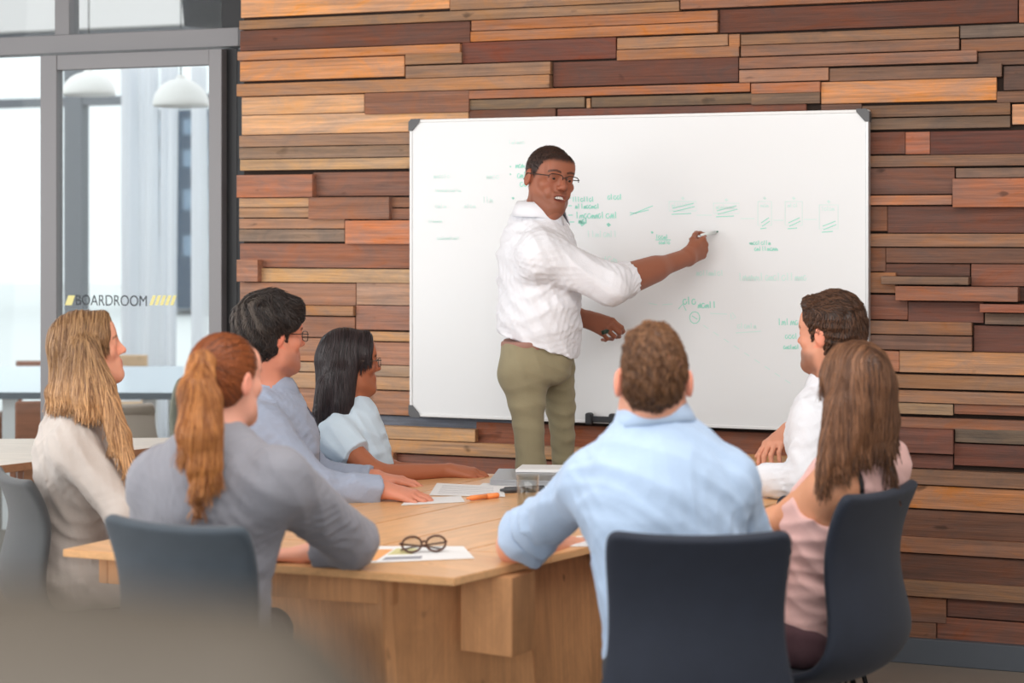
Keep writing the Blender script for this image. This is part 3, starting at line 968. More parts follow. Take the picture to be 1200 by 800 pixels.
# ------------------------------------------------------------------ modelling by distance fields
class Clay:
    """smoothly joined round cones and ellipsoids on a grid, turned into one continuous surface"""

    def __init__(self):
        self.p = []

    def cone(self, a, b, ra, rb, k=0.02, op='u', frame=None, scale=None, clips=None):
        self.p.append(dict(t='c', a=np.array(a, float), b=np.array(b, float), ra=ra, rb=rb, k=k, op=op, R=frame, s=scale, clips=clips))

    def ell(self, c, r, frame=None, k=0.02, op='u', clips=None):
        self.p.append(dict(t='e', c=np.array(c, float), r=np.array(r, float) if hasattr(r, '__len__') else np.array([r] * 3, float), R=np.eye(3) if frame is None else frame, k=k, op=op, clips=clips))

    def bounds(self, q):
        if q['t'] == 'c':
            m = max(q['ra'], q['rb']) * (max(1.0, max(q['s'])) if q['s'] is not None else 1.0)
            return np.minimum(q['a'], q['b']) - m, np.maximum(q['a'], q['b']) + m
        m = q['r'].max()
        return q['c'] - m, q['c'] + m

    def grid(self, vox, noise=None, cut=None, lo=None, hi=None):
        bl = [self.bounds(q) for q in self.p if q['op'] == 'u']
        glo = np.min([b[0] for b in bl], axis=0) - 0.03 if lo is None else np.array(lo, float)
        ghi = np.max([b[1] for b in bl], axis=0) + 0.03 if hi is None else np.array(hi, float)
        n = np.ceil((ghi - glo) / vox).astype(int) + 1
        ax = [(glo[i] + vox * np.arange(n[i])).astype(np.float32) for i in range(3)]
        D = np.full(n, 0.08, np.float32)
        for q in self.p:
            blo, bhi = self.bounds(q)
            mg = 0.03 + q['k']
            i0 = np.clip(np.floor((blo - mg - glo) / vox).astype(int), 0, n)
            i1 = np.clip(np.ceil((bhi + mg - glo) / vox).astype(int) + 1, 0, n)
            if np.any(i1 <= i0):
                continue
            X = ax[0][i0[0]:i1[0]][:, None, None]; Y = ax[1][i0[1]:i1[1]][None, :, None]; Z = ax[2][i0[2]:i1[2]][None, None, :]
            d = self.eval(q, X, Y, Z)
            if q['clips']:
                for (pt, nn) in q['clips']:
                    nn = nrm(nn)
                    d = np.maximum(d, (X - pt[0]) * nn[0] + (Y - pt[1]) * nn[1] + (Z - pt[2]) * nn[2])
            sub = D[i0[0]:i1[0], i0[1]:i1[1], i0[2]:i1[2]]
            k = q['k']
            if q['op'] == 'u':
                h = np.maximum(k - np.abs(sub - d), 0) / k
                sub[...] = np.minimum(sub, d) - h * h * k * 0.25
            elif q['op'] == 's':
                h = np.maximum(k - np.abs(sub + d), 0) / k
                sub[...] = np.maximum(sub, -d) + h * h * k * 0.25
        if cut is not None:
            for (pt, nn) in cut:
                nn = nrm(nn)
                D = np.maximum(D, ((ax[0] - pt[0]) * nn[0])[:, None, None] + ((ax[1] - pt[1]) * nn[1])[None, :, None] + ((ax[2] - pt[2]) * nn[2])[None, None, :]).astype(np.float32)
        if noise is not None:
            idx = np.nonzero(np.abs(D) < 0.03)
            pts = np.stack([ax[i][idx[i]] for i in range(3)], 1)
            D[idx] += noise(pts)
        self.D, self.lo, self.vox = D, glo, vox
        return self

    @staticmethod
    def eval(q, X, Y, Z):
        if q['t'] == 'c':
            a, b = q['a'], q['b']
            if q['R'] is None:
                x, y, z = X - a[0], Y - a[1], Z - a[2]
                ba = b - a
                ms = 1.0
            else:
                R, s = q['R'], q['s']
                dx, dy, dz = X - a[0], Y - a[1], Z - a[2]
                x, y, z = [(R[i, 0] * dx + R[i, 1] * dy + R[i, 2] * dz) / s[i] for i in range(3)]
                ba = R @ (b - a) / s
                ms = min(s)
            l2 = max(float(ba @ ba), 1e-9)
            t = np.clip((x * ba[0] + y * ba[1] + z * ba[2]) / l2, 0, 1)
            d = np.sqrt((x - t * ba[0]) ** 2 + (y - t * ba[1]) ** 2 + (z - t * ba[2]) ** 2) - (q['ra'] + (q['rb'] - q['ra']) * t)
            return d * ms
        c, r, R = q['c'], q['r'], q['R']
        dx, dy, dz = X - c[0], Y - c[1], Z - c[2]
        x, y, z = [(R[i, 0] * dx + R[i, 1] * dy + R[i, 2] * dz) / r[i] for i in range(3)]
        k0 = np.sqrt(x * x + y * y + z * z)
        k1 = np.sqrt((x / r[0]) ** 2 + (y / r[1]) ** 2 + (z / r[2]) ** 2) + 1e-6
        return k0 * (k0 - 1) / k1

    def mesh(self):
        D, lo, vox = self.D, self.lo, self.vox
        I = D < 0
        cnt = np.zeros(np.array(D.shape) - 1, np.uint8)
        offs = [(i, j, k) for i in (0, 1) for j in (0, 1) for k in (0, 1)]
        sl = lambda o: tuple(slice(o[i], D.shape[i] - 1 + o[i]) for i in range(3))
        for o in offs:
            cnt += I[sl(o)]
        act = (cnt > 0) & (cnt < 8)
        cell = np.nonzero(act)
        M = len(cell[0])
        idx = np.full(cnt.shape, -1, np.int32)
        idx[cell] = np.arange(M)
        vals = np.stack([D[cell[0] + o[0], cell[1] + o[1], cell[2] + o[2]] for o in offs], 1)
        acc = np.zeros((M, 3), np.float32); num = np.zeros(M, np.float32)
        O = np.array(offs, np.float32)
        for i in range(8):
            for j in range(i + 1, 8):
                if np.abs(O[i] - O[j]).sum() != 1: continue
                va, vb = vals[:, i], vals[:, j]
                cr = (va < 0) != (vb < 0)
                t = np.where(cr, va / np.where(cr, va - vb, 1), 0)
                acc += np.where(cr[:, None], O[i] + (O[j] - O[i]) * t[:, None], 0)
                num += cr
        V = (np.stack(cell, 1) + acc / num[:, None]) * vox + lo
        quads = []
        for axn in range(3):
            b, c = [(1, 2), (2, 0), (0, 1)][axn]
            s0 = [slice(None)] * 3; s1 = [slice(None)] * 3
            s0[axn] = slice(0, -1); s1[axn] = slice(1, None)
            e = np.array(np.nonzero(I[tuple(s0)] != I[tuple(s1)]))
            ok = (e[b] > 0) & (e[c] > 0) & (e[b] < D.shape[b] - 1) & (e[c] < D.shape[c] - 1)
            e = e[:, ok]
            flip = ~I[tuple(e)]
            q = []
            for (ob, oc) in ((-1, -1), (0, -1), (0, 0), (-1, 0)):
                ee = e.copy(); ee[b] += ob; ee[c] += oc
                q.append(idx[tuple(ee)])
            q = np.stack(q, 1)
            q[flip] = q[flip][:, ::-1]
            quads.append(q)
        Q = np.concatenate(quads)
        Q = Q[(Q >= 0).all(1)]
        return V, Q

    def sample(self, p):
        """distance and gradient at points"""
        g = (p - self.lo) / self.vox
        n = np.array(self.D.shape)
        g = np.clip(g, 1, n - 3)
        i = g.astype(int); f = g - i

        def tri(di):
            j = i + np.array(di)
            r = 0
            for o in ((0, 0, 0), (0, 0, 1), (0, 1, 0), (0, 1, 1), (1, 0, 0), (1, 0, 1), (1, 1, 0), (1, 1, 1)):
                w = np.prod([f[:, a] if o[a] else 1 - f[:, a] for a in range(3)], axis=0)
                jj = np.minimum(j + np.array(o), n - 1)
                r = r + w * self.D[jj[:, 0], jj[:, 1], jj[:, 2]]
            return r
        d = tri((0, 0, 0))
        gr = np.stack([tri((1, 0, 0)) - tri((-1, 0, 0)), tri((0, 1, 0)) - tri((0, -1, 0)), tri((0, 0, 1)) - tri((0, 0, -1))], 1)
        gr /= (np.linalg.norm(gr, axis=1)[:, None] + 1e-9)
        return d, gr


def wrinkle(seed, amp=0.004, freq=28, axis=None, fine=0.45):
    """cloth folds: warped ridges; axis = direction across the folds, or None for all directions"""
    r = np.random.RandomState(seed)
    ks = []
    for i in range(5):
        v = r.randn(3)
        if axis is not None:
            v = nrm(v) * fine + nrm(axis) * (1 if r.rand() > .3 else -1)
        ks.append((nrm(v) * freq * 4.2 * r.uniform(0.6, 1.5), r.uniform(0, 6.3), nrm(r.randn(3)) * freq * 0.8, r.uniform(0, 6.3)))

    def f(p):
        s = np.zeros(len(p), np.float32)
        for (k, ph, kw, pw) in ks:
            w = np.sin(p @ kw + pw)
            s += np.abs(np.sin(0.5 * (p @ k) + ph + 1.6 * w)) * (0.5 + 0.5 * np.sin(p @ (kw[[1, 2, 0]] * 0.7) + ph))
        return (1.5 * amp * (s * 0.7 - 0.7)).astype(np.float32)
    return f


def frame_of(fwd, up=(0, 0, 1), roll=0.0):
    """rows: right, forward, up"""
    f = nrm(fwd); u = np.array(up, float)
    r = nrm(np.cross(f, u)); u = nrm(np.cross(r, f))
    if roll:
        c, s = math.cos(roll), math.sin(roll)
        r, u = r * c + u * s, u * c - r * s
    return np.array([r, f, u])


class Head:
    def __init__(self, centre, fwd, size=0.235, roll=0.0, female=False):
        self.o = np.array(centre, float)
        self.R = frame_of(fwd, roll=roll)
        self.k = size / 0.235
        self.female = female

    def w(self, p): return self.o + self.k * (np.asarray(p, float) @ self.R)
    def l(self, p): return (np.asarray(p, float) - self.o) @ self.R.T / self.k

    def sculpt(self, C, smile=False):
        k, w, R = self.k, self.w, self.R
        e = lambda c, r, kk=0.02, op='u', fr=None: C.ell(w(c), np.array(r) * k, R if fr is None else fr @ R, kk * k, op)
        c = lambda a, b, ra, rb, kk=0.015, op='u': C.cone(w(a), w(b), ra * k, rb * k, kk * k, op)
        jw = getattr(self, 'jaw', 0.9 if self.female else 1.0)
        e((0, -0.014, 0.034), (0.075, 0.096, 0.083))
        e((0, 0.034, -0.035), (0.057 * jw, 0.058, 0.078), 0.03)
        for s in (-1, 1):
            c((s * 0.056 * jw, 0.0, -0.04), (s * 0.05 * jw, 0.018, -0.075), 0.016, 0.015, 0.05)
            c((s * 0.05 * jw, 0.018, -0.075), (s * 0.014, 0.072, -0.101), 0.015, 0.015, 0.045)
            e((s * 0.044, 0.058, -0.022), (0.02, 0.022, 0.018), 0.025)
        e((0, 0.074, -0.100), (0.022 * jw, 0.018, 0.016), 0.02)
        c((-0.034, 0.076, 0.021), (0.034, 0.076, 0.021), 0.012, 0.012, 0.022)
        e((0, 0.072, 0.05), (0.05, 0.02, 0.035), 0.03)
        c((0, 0.09, 0.012), (0, 0.107, -0.022), 0.0075, 0.0095, 0.012)
        e((0, 0.108, -0.027), (0.0115, 0.011, 0.0095), 0.008)
        for s in (-1, 1):
            e((s * 0.0125, 0.097, -0.031), (0.0075, 0.009, 0.007), 0.007)
            e((s * 0.031, 0.100, 0.001), (0.019, 0.014, 0.012), 0.012, 's')
            e((s * 0.031, 0.0775, 0.001), (0.0170, 0.0125, 0.0140), 0.006)
            e((s * 0.031, 0.095, -0.0012), (0.0128, 0.010, 0.0044), 0.002, 's')
        e((0, 0.082, -0.064), (0.027, 0.014, 0.018), 0.015)
        if smile:
            c((-0.022, 0.088, -0.053), (0.022, 0.088, -0.053), 0.005, 0.005, 0.006)
            c((0, 0.095, -0.055), (0, 0.0951, -0.055), 0.006, 0.006, 0.01)
            c((-0.016, 0.09, -0.079), (0.016, 0.09, -0.079), 0.006, 0.006, 0.008)
            for s in (-1, 1):
                e((s * 0.036, 0.072, -0.05), (0.012, 0.013, 0.016), 0.012)
            e((0, 0.098, -0.066), (0.025, 0.018, 0.0088), 0.003, 's')
        else:
            c((-0.019, 0.087, -0.058), (0.019, 0.087, -0.058), 0.0048, 0.0048, 0.007)
            e((0, 0.094, -0.058), (0.012, 0.006, 0.0055), 0.008)
            c((-0.016, 0.086, -0.070), (0.016, 0.086, -0.070), 0.0058, 0.0058, 0.007)
            e((0, 0.092, -0.07), (0.012, 0.006, 0.006), 0.008)
            C.cone(w((-0.024, 0.099, -0.0642)), w((0.024, 0.099, -0.0642)), 0.0022 * k, 0.0022 * k, 0.003 * k, 's')
        for s in (-1, 1):
            tilt = frame_of((0.0, 1, -0.25))
            e((s * 0.079, -0.012, -0.004), (0.0085, 0.019, 0.031), 0.006, 'u', tilt)
            e((s * 0.088, -0.008, 0.0), (0.005, 0.010, 0.016), 0.006, 's', tilt)


SKIN = mat('skin', (200, 150, 120), 0.5, spec=0.35, sss=0.12, attr=True, bump=0.04, bscale=300)
HAIR = mat('hair', (60, 40, 30), 0.42, spec=0.45, attr=True)
M_eye = mat('eye', (240, 238, 235), 0.1, attr=True)
M_teeth = mat('teeth', (240, 236, 228), 0.25)


def ss(x, a, b):
    t = np.clip((x - a) / (b - a + 1e-9), 0, 1)
    return t * t * (3 - 2 * t)


def skin_cols(V, H, base, lips=(150, 80, 75), lip_amt=0.6, brow=(40, 28, 22), brow_amt=0.8, stubble=0.0, ruddy=0.25, scalp=None):
    L = H.l(V)
    b = np.array(lin(base)); c = np.tile(b, (len(V), 1))
    x, y, z = np.abs(L[:, 0]), L[:, 1], L[:, 2]
    face = (y > 0.03)

    def mix(m, col):
        nonlocal c
        m = np.clip(m, 0, 1)[:, None]
        c = c * (1 - m) + np.array(col) * m
    red = b * np.array([1.12, 0.8, 0.78])
    mix(ruddy * np.exp(-((x - 0.04) ** 2 + (z + 0.02) ** 2) / 0.0005) * face, red)
    mix(ruddy * np.exp(-(x ** 2 + (z + 0.027) ** 2) / 0.0003) * (y > 0.09), red)
    mix(ruddy * 1.4 * (np.abs(L[:, 0]) > 0.078) * (np.abs(z) < 0.04), red)
    if stubble:
        m = ss(-z, 0.045, 0.07) * ss(y, -0.005, 0.02) * (1 - ss(-z, 0.13, 0.15)) * (np.linalg.norm(L, axis=1) < 0.15)
        mix(stubble * m, np.array(lin(brow)) * 0.7 + b * 0.12)
        mix(stubble * np.exp(-((z + 0.046) ** 2) / 0.00004) * (x < 0.026) * (y > 0.07), np.array(lin(brow)))
    mix(lip_amt * np.exp(-((x / 0.022) ** 4) - ((z + 0.065) / 0.0125) ** 4) * (y > 0.078), lin(lips))
    bz = 0.0235 + 0.004 * np.sin(np.clip((x - 0.012) / 0.04, 0, 1) * 3.1) - 0.08 * np.maximum(x - 0.035, 0)
    mix(brow_amt * ss(0.0052 - np.abs(z - bz), 0, 0.003) * (x > 0.010) * (x < 0.052) * (y > 0.04), lin(brow))
    mix(0.35 * np.exp(-((x - 0.031) ** 2) / 0.0003 - ((z - 0.001) ** 2) / 0.00012) * (y > 0.06), b * 0.55)
    return c


def hand(C, wrist, d, dorsal, thumb, curl=(0.5, 0.6, 0.4), spread=0.05, size=1.0, k=0.008, tcurl=0.3, tout=0.7, curls=None):
    """five fingers; d along the hand, dorsal = back of the hand, thumb = direction of the thumb side"""
    d = nrm(d); u = nrm(np.array(dorsal, float) - d * np.dot(dorsal, d)); s = nrm(np.cross(u, d))
    if np.dot(s, thumb) < 0: s = -s
    w = np.array(wrist, float)
    kn = []
    for i, off in enumerate((0.030, 0.010, -0.010, -0.028)):
        fw = (0.088, 0.092, 0.087, 0.078)[i]
        q = w + d * fw * size + s * off * size + u * (-0.002 if i in (0, 3) else 0.002) * size
        C.cone(w + s * off * 0.55 * size, q, 0.0155 * size, 0.0105 * size, 0.016 * size)
        kn.append(q)
    C.cone(w + s * 0.012 * size + d * 0.015 * size - u * 0.006, w + s * 0.022 * size + d * 0.05 * size - u * 0.008 * size, 0.016 * size, 0.014 * size, 0.016)
    lens = ((0.040, 0.025, 0.021), (0.045, 0.029, 0.022), (0.041, 0.027, 0.022), (0.032, 0.020, 0.019))
    for i in range(4):
        p = kn[i]
        ang = 0.0
        dirs = nrm(d + s * spread * (1.2 - 0.8 * i))
        cu = curls[i] if curls is not None else curl
        r = (0.0088, 0.0090, 0.0086, 0.0076)[i] * size
        for j in range(3):
            ang += cu[j]
            v = dirs * math.cos(ang) - u * math.sin(ang)
            q = p + v * lens[i][j] * size
            C.cone(p, q, r, r * 0.9, k * 0.6 if j else k)
            p = q; r *= 0.9
    p = w + d * 0.028 * size + s * 0.026 * size - u * 0.006 * size
    v = nrm(d * 0.75 + s * tout - u * 0.35)
    r = 0.0115 * size
    for j, ln in enumerate((0.036, 0.032, 0.026)):
        q = p + v * ln * size
        C.cone(p, q, r, r * 0.9, 0.010 if j == 0 else 0.005)
        p = q; r *= 0.9
        v = nrm(v + (d * 0.8 - u * 0.5 - s * 0.5) * tcurl)
    return kn


class Figure:
    """joints in room coordinates; everything else is derived"""

    def __init__(self, J, fwd, bulk=1.0, female=False):
        self.J = {k: np.array(v, float) for k, v in J.items()}
        self.fwd = nrm(list(fwd) + [0] if len(fwd) == 2 else fwd)
        self.bulk = bulk
        self.female = female
        up = nrm(self.J['N'] - self.J['PV'])
        f = nrm(self.fwd - up * np.dot(self.fwd, up))
        self.R = np.array([nrm(np.cross(f, up)), f, up])

    def torso(self, C, g=0.0, k=0.05, hips=True, depth=0.66, chest=0.165, waist=0.145, hip=0.165, clips=None):
        J, R, b = self.J, self.R, self.bulk
        N, PV = J['N'], J['PV']
        at = lambda t, fo=0.0: PV + (N - PV) * t + R[1] * fo
        s = np.array([1.0, depth, 1.0])
        dg = g
        C.cone(at(0.02), at(0.38), hip * b + dg, waist * b + dg, k, 'u', R, s, clips)
        C.cone(at(0.38), at(0.70, 0.01), waist * b + dg, chest * b + dg, k, 'u', R, s, clips)
        C.cone(at(0.70, 0.01), at(0.80), chest * b + dg, chest * 0.86 * b + dg, k, 'u', R, s, clips)
        for S in ('SL', 'SR'):
            C.cone(J[S] - R[2] * 0.01, at(0.95), 0.050 * b + g, 0.048 * b + g, k, 'u', None, None, clips)
            C.cone(J[S] - R[2] * 0.02, at(0.72), 0.06 * b + g, 0.10 * b + g, k, 'u', None, None, clips)
        if self.female:
            for sgn in (-1, 1):
                C.ell(at(0.62, 0.085 * b + g * 0.6) + R[0] * 0.065 * sgn, np.array([0.06, 0.055, 0.06]) + g * 0.5, R, 0.04, 'u', clips)

    def arm(self, C, side, g=0.0, k=0.03, upper=True, fore=True, end=None, clips=None, fat=1.0, flare=0.0):
        J, b = self.J, self.bulk
        S, E, Wr = J['S' + side], J['E' + side], J['W' + side]
        if upper:
            C.cone(S, E, 0.052 * b * fat + g, 0.043 * b * fat + g, k, clips=clips)
        if fore:
            e2 = Wr if end is None else E + (Wr - E) * end
            r2 = 0.028 * b * fat if end is None else (0.041 + (0.028 - 0.041) * end) * b * fat
            C.cone(E, e2, 0.041 * b * fat + g, r2 + g + flare, k, clips=clips)


def mk(name, C, m, parent, V=None, Q=None, col=None, loc=None):
    if V is None:
        V, Q = C.mesh()
    base = np.array(parent.location) if parent is not None else np.zeros(3)
    me = np_mesh(name, V - base, Q, col)
    return link_mesh(name, me, m, parent, True)


def person_root(name, C, cols, base, label):
    V, Q = C.mesh()
    me = np_mesh(name, V - np.array(base), Q, cols(V))
    o = link_mesh(name, me, SKIN, None, True)
    o.location = base
    tag(o, label, 'person')
    return o


def eyes(H, parent, iris=(60, 38, 24)):
    for s in (-1, 1):
        bm = bmesh.new()
        bmesh.ops.create_uvsphere(bm, u_segments=20, v_segments=14, radius=0.0115 * H.k)
        V = np.array([v.co[:] for v in bm.verts])
        look = H.R[1]
        cs = V @ look / (0.0115 * H.k)
        col = np.tile(np.array(lin((236, 232, 228))), (len(V), 1))
        col[cs > 0.80] = lin(iris)
        col[cs > 0.97] = lin((10, 8, 8))
        # a finer mesh towards the front keeps iris round
        me = bpy.data.meshes.new('eye')
        bm.to_mesh(me); bm.free()
        a = me.color_attributes.new('Col', 'FLOAT_COLOR', 'POINT')
        c4 = np.ones((len(V), 4), np.float32); c4[:, :3] = col
        a.data.foreach_set('color', c4.ravel())
        o = link_mesh('eye', me, M_eye, parent, True)
        o.location = Vector(H.w((s * 0.031, 0.0772, 0.0))) - parent.location


def specs(H, parent, m, rim=0.0012, ww=0.026, hh=0.017, name='eyeglasses', lens=True, full=True, temple=True):
    bm = bmesh.new()
    k = H.k
    zc = -0.002
    for s in (-1, 1):
        pts = []
        for i in range(25):
            q = i / 24 * 2 * math.pi
            cx, cz = math.cos(q), math.sin(q)
            ex = abs(cx) ** 0.6 * (1 if cx >= 0 else -1); ez_ = abs(cz) ** 0.6 * (1 if cz >= 0 else -1)
            pts.append(H.w((s * 0.033 + ww * ex, 0.107 - 0.18 * max(0, abs(s * 0.033 + ww * ex) - 0.02), zc + hh * ez_)) - np.array(parent.location))
        if full:
            tube_bm(pts, rim * k, 6, bm, cap=False)
        else:
            tube_bm(pts[:13], rim * k, 6, bm, cap=True)
        if temple:
            tube_bm([H.w((s * (0.033 + ww), 0.102, zc + hh * 0.5)) - np.array(parent.location), H.w((s * 0.077, 0.06, zc + 0.009)) - np.array(parent.location), H.w((s * 0.085, -0.01, 0.01)) - np.array(parent.location), H.w((s * 0.084, -0.03, -0.012)) - np.array(parent.location)], rim * 1.2 * k, 6, bm)
    tube_bm([H.w((-0.010, 0.107, 0.004)) - np.array(parent.location), H.w((0, 0.112, 0.007)) - np.array(parent.location), H.w((0.010, 0.107, 0.004)) - np.array(parent.location)], rim * k, 6, bm)
    return bm_obj(name, bm, m, parent, True)


def strands(C, H, n, length, flow, rad, c_lo, c_hi, parent, name='hair', seed=1, steps=10, lift=0.003, jitter=0.25, region=None, with_base=True, shade_fn=None, base_dark=0.62, wave=0.0, free=0.0):
    """base volume plus thin locks that run over its surface along `flow`"""
    V, Q = C.mesh()
    r = np.random.RandomState(seed)
    lo, hi = np.array(lin(c_lo)), np.array(lin(c_hi))
    cand = np.arange(len(V)) if region is None else np.nonzero(region(H.l(V)))[0]
    pick = r.choice(cand, n)
    p = V[pick] + r.randn(n, 3) * C.vox * 0.3
    tint = r.rand(n)
    ln = length * r.uniform(0.6, 1.15, n)
    pts = []
    jit = r.randn(n, 3) * jitter
    off = r.uniform(0.0, 1.0, n) ** 2 * lift
    ph = r.uniform(0, 6.28, n)
    gone = np.zeros(n); lim = r.uniform(0.1, 1.0, n) * free
    for s in range(steps + 1):
        d, g = C.sample(p)
        fr = ss(-g[:, 2], 0.15, 0.6) if free else np.zeros(n)
        fr = np.maximum(fr, gone > 0) if free else fr
        surf = p - g * (np.where(d > 0, d * (1 - fr), d))[:, None]
        t = s / steps
        pts.append(surf + g * ((off * (0.3 + 0.7 * t) + 0.0005) * (1 - fr))[:, None])
        f = flow(H.l(surf)) @ H.R
        if wave:
            f = f + wave * np.sin(ph + t * 9)[:, None] * np.cross(g, f)
        f = f + jit
        f = f - g * (np.sum(f * g, 1) * (1 - fr))[:, None]
        if free:
            f = f * (1 - fr[:, None]) + (np.array([0, 0, -1.0]) + jit * 2.0) * fr[:, None]
        f /= (np.linalg.norm(f, axis=1)[:, None] + 1e-9)
        stp = ln / steps
        if free:
            stp = np.where(gone > lim, 2e-4, stp)
            gone = gone + stp * (fr > 0.5)
        p = surf + f * stp[:, None]
    pts = np.stack(pts, 1)                                    # n, steps+1, 3
    T = np.gradient(pts, axis=1); T /= np.linalg.norm(T, axis=2)[..., None] + 1e-9
    d, g = C.sample(pts.reshape(-1, 3)); G = g.reshape(pts.shape)
    B = np.cross(T, G); B /= np.linalg.norm(B, axis=2)[..., None] + 1e-9
    tt = np.linspace(0, 1, steps + 1)
    w = rad * (0.35 + 0.65 * np.sin(np.pi * (0.12 + 0.88 * tt) ** 0.8) ** 0.7)[None, :, None]
    w = np.clip(w, rad * 0.12, None) * r.uniform(0.6, 1.3, n)[:, None, None]
    ring = np.stack([pts + B * w, pts + G * w * 0.8, pts - B * w], 2)      # n, S, 3, 3
    S = steps + 1
    VV = ring.reshape(-1, 3)
    base = (np.arange(n) * S * 3)[:, None, None] + (np.arange(steps) * 3)[None, :, None]
    qs = []
    for (a, b) in ((0, 1), (1, 2), (2, 0)):
        qs.append(np.stack([base[..., 0] + a, base[..., 0] + b, base[..., 0] + 3 + b, base[..., 0] + 3 + a], -1).reshape(-1, 4))
    QQ = np.concatenate(qs)
    cs = lo[None] + (hi - lo)[None] * tint[:, None]
    cc = np.repeat(cs, S * 3, axis=0)
    cb = np.tile(lo * base_dark + (hi - lo) * 0.15, (len(V), 1))
    if shade_fn is not None:
        cc = shade_fn(H.l(VV), cc); cb = shade_fn(H.l(V), cb)
    base_loc = np.array(parent.location)
    if with_base:
        me = np_mesh(name, np.concatenate([V, VV]) - base_loc, np.concatenate([Q, QQ + len(V)]), np.concatenate([cb, cc]))
    else:
        me = np_mesh(name, VV - base_loc, QQ, cc)
    return link_mesh(name, me, HAIR, parent, True)


def collar(parent, N, up, fwd, r=0.062, h=0.038, m=None, gap=0.35, tip=0.035, name='collar'):
    up = nrm(up); f = nrm(np.array(fwd) - up * np.dot(fwd, up)); rt = np.cross(f, up)
    n = 36
    V, Q = [], []
    for i in range(n + 1):
        q = gap + (2 * math.pi - 2 * gap) * i / n
        dirv = f * math.cos(q) + rt * math.sin(q)
        front = max(0, math.cos(q)) ** 3
        hh = h * (1 - 0.35 * front)
        for (rr, zz) in ((r * 1.02, -0.035), (r * 0.97, hh), (r * 0.97 + 0.006, hh + 0.002), (r * 1.05 + 0.012, hh * 0.45), (r * 1.05 + 0.020 + tip * 0.35 * front, -0.004 - tip * front)):
            sx = 1.0
            V.append(np.array(N) + dirv * rr + up * zz)
    for i in range(n):
        for j in range(4):
            k = i * 5 + j
            Q.append((k, k + 1, k + 6, k + 5))
    me = np_mesh(name, np.array(V) - np.array(parent.location), np.array(Q))
    o = link_mesh(name, me, m, parent, True)
    s = o.modifiers.new('thick', 'SOLIDIFY'); s.thickness = 0.003; s.offset = 0
    return o


def seated_legs(fig, parent, m, knees, feet, shoe_mat, g=0.0, name='trousers', vox=0.009, thigh=0.085):
    C = Clay()
    PV, R, b = fig.J['PV'], fig.R, fig.bulk
    sit = [((0, 0, 0.458), (0, 0, -1))]
    C.cone(PV + R[0] * -0.07, PV + R[0] * 0.07, 0.115 * b, 0.115 * b, 0.04, clips=sit)
    for sgn, kn, ft in ((-1, knees[0], feet[0]), (1, knees[1], feet[1])):
        hip = PV + R[0] * 0.085 * sgn * b - np.array([0, 0, 0.01])
        C.cone(hip, kn, thigh * b, 0.062 * b, 0.03, clips=sit)
        an = np.array([ft[0], ft[1], 0.09])
        C.cone(kn, an, 0.06 * b, 0.042 * b, 0.02)
    C.grid(vox, wrinkle(5, 0.003, 24))
    mk(name, C, m, parent)
    fdir = np.array([fig.fwd[0], fig.fwd[1], 0])
    for ft in feet:
        S = Clay()
        h = np.array([ft[0], ft[1], 0.045])
        S.cone(h - fdir * 0.04, h + fdir * 0.15 - [0, 0, 0.012], 0.042, 0.034, 0.03)
        S.cone(h, h + [0, 0, 0.06], 0.042, 0.045, 0.03)
        S.grid(0.008, cut=[((0, 0, 0.004), (0, 0, -1))])
        mk('shoe', S, shoe_mat, parent)


def belt_ring(parent, centre, R, rx, ry, h, m, name='belt'):
    V, Q = [], []
    n = 40
    for i in range(n):
        q = 2 * math.pi * i / n
        for z in (-h / 2, h / 2):
            V.append(centre + R[0] * rx * math.cos(q) + R[1] * ry * math.sin(q) + R[2] * z)
    for i in range(n):
        a = 2 * i; b = 2 * ((i + 1) % n)
        Q.append((a, b, b + 1, a + 1))
    me = np_mesh(name, np.array(V) - np.array(parent.location), np.array(Q))
    o = link_mesh(name, me, m, parent, True)
    s = o.modifiers.new('thick', 'SOLIDIFY'); s.thickness = 0.004
    return o


def short_hair(H, vol=1.0, front=0.058, nape=-0.085, vox=0.0035, top=0.012, side=0.006, back=0.008, quiff=0.0, noise=None, ear=0.012):
    C = Clay()
    k = H.k
    cl = lambda p, n: (H.w(p), np.asarray(n, float) @ H.R)
    # crown: above a plane that rises towards the forehead; back: behind the ears down to the nape
    crown = [cl((0, 0.083, front), (0, 0.42, -1.0)), cl((0, 0.088 + quiff * 0.4, 0.08), (0, 1, 0.1))]
    C.ell(H.w((0, -0.014, 0.036)), np.array([0.076 + side, 0.097 + back, 0.084 + top]) * k, H.R, 0.015 * k, 'u', [cl((0, 0.089, front), (0, 0.55, -1.0)), cl((0, 0.086 + quiff * 0.4, 0.08), (0, 1, 0.15))])
    C.ell(H.w((0, -0.016, 0.0)), np.array([0.074 + side * 0.8, 0.094 + back, 0.1]) * k, H.R, 0.012 * k, 'u', [cl((0, -0.028, 0), (0, 1, 0.25)), cl((0, -0.06, nape), (0, 0.2, -1))])
    for s in (-1, 1):
        C.cone(H.w((s * 0.0695, 0.022, 0.035)), H.w((s * 0.071, 0.016, -0.012)), (0.008 + side * .3) * k, 0.007 * k, 0.012 * k)
    if quiff:
        C.cone(H.w((-0.045, 0.06, 0.098)), H.w((0.045, 0.062, 0.098)), 0.022 * k * quiff * 40, 0.022 * k * quiff * 40, 0.03 * k)
    C.grid(vox, noise)
    return C


def flow_crown(L):
    """short hair: away from the crown, forwards on top, down at the sides and back"""
    d = L - np.array([0.0, -0.06, 0.09])
    d[:, 2] -= 0.02
    d /= np.linalg.norm(d, axis=1)[:, None] + 1e-9
    f = d * 1.0
    f[:, 2] -= 0.25
    return f


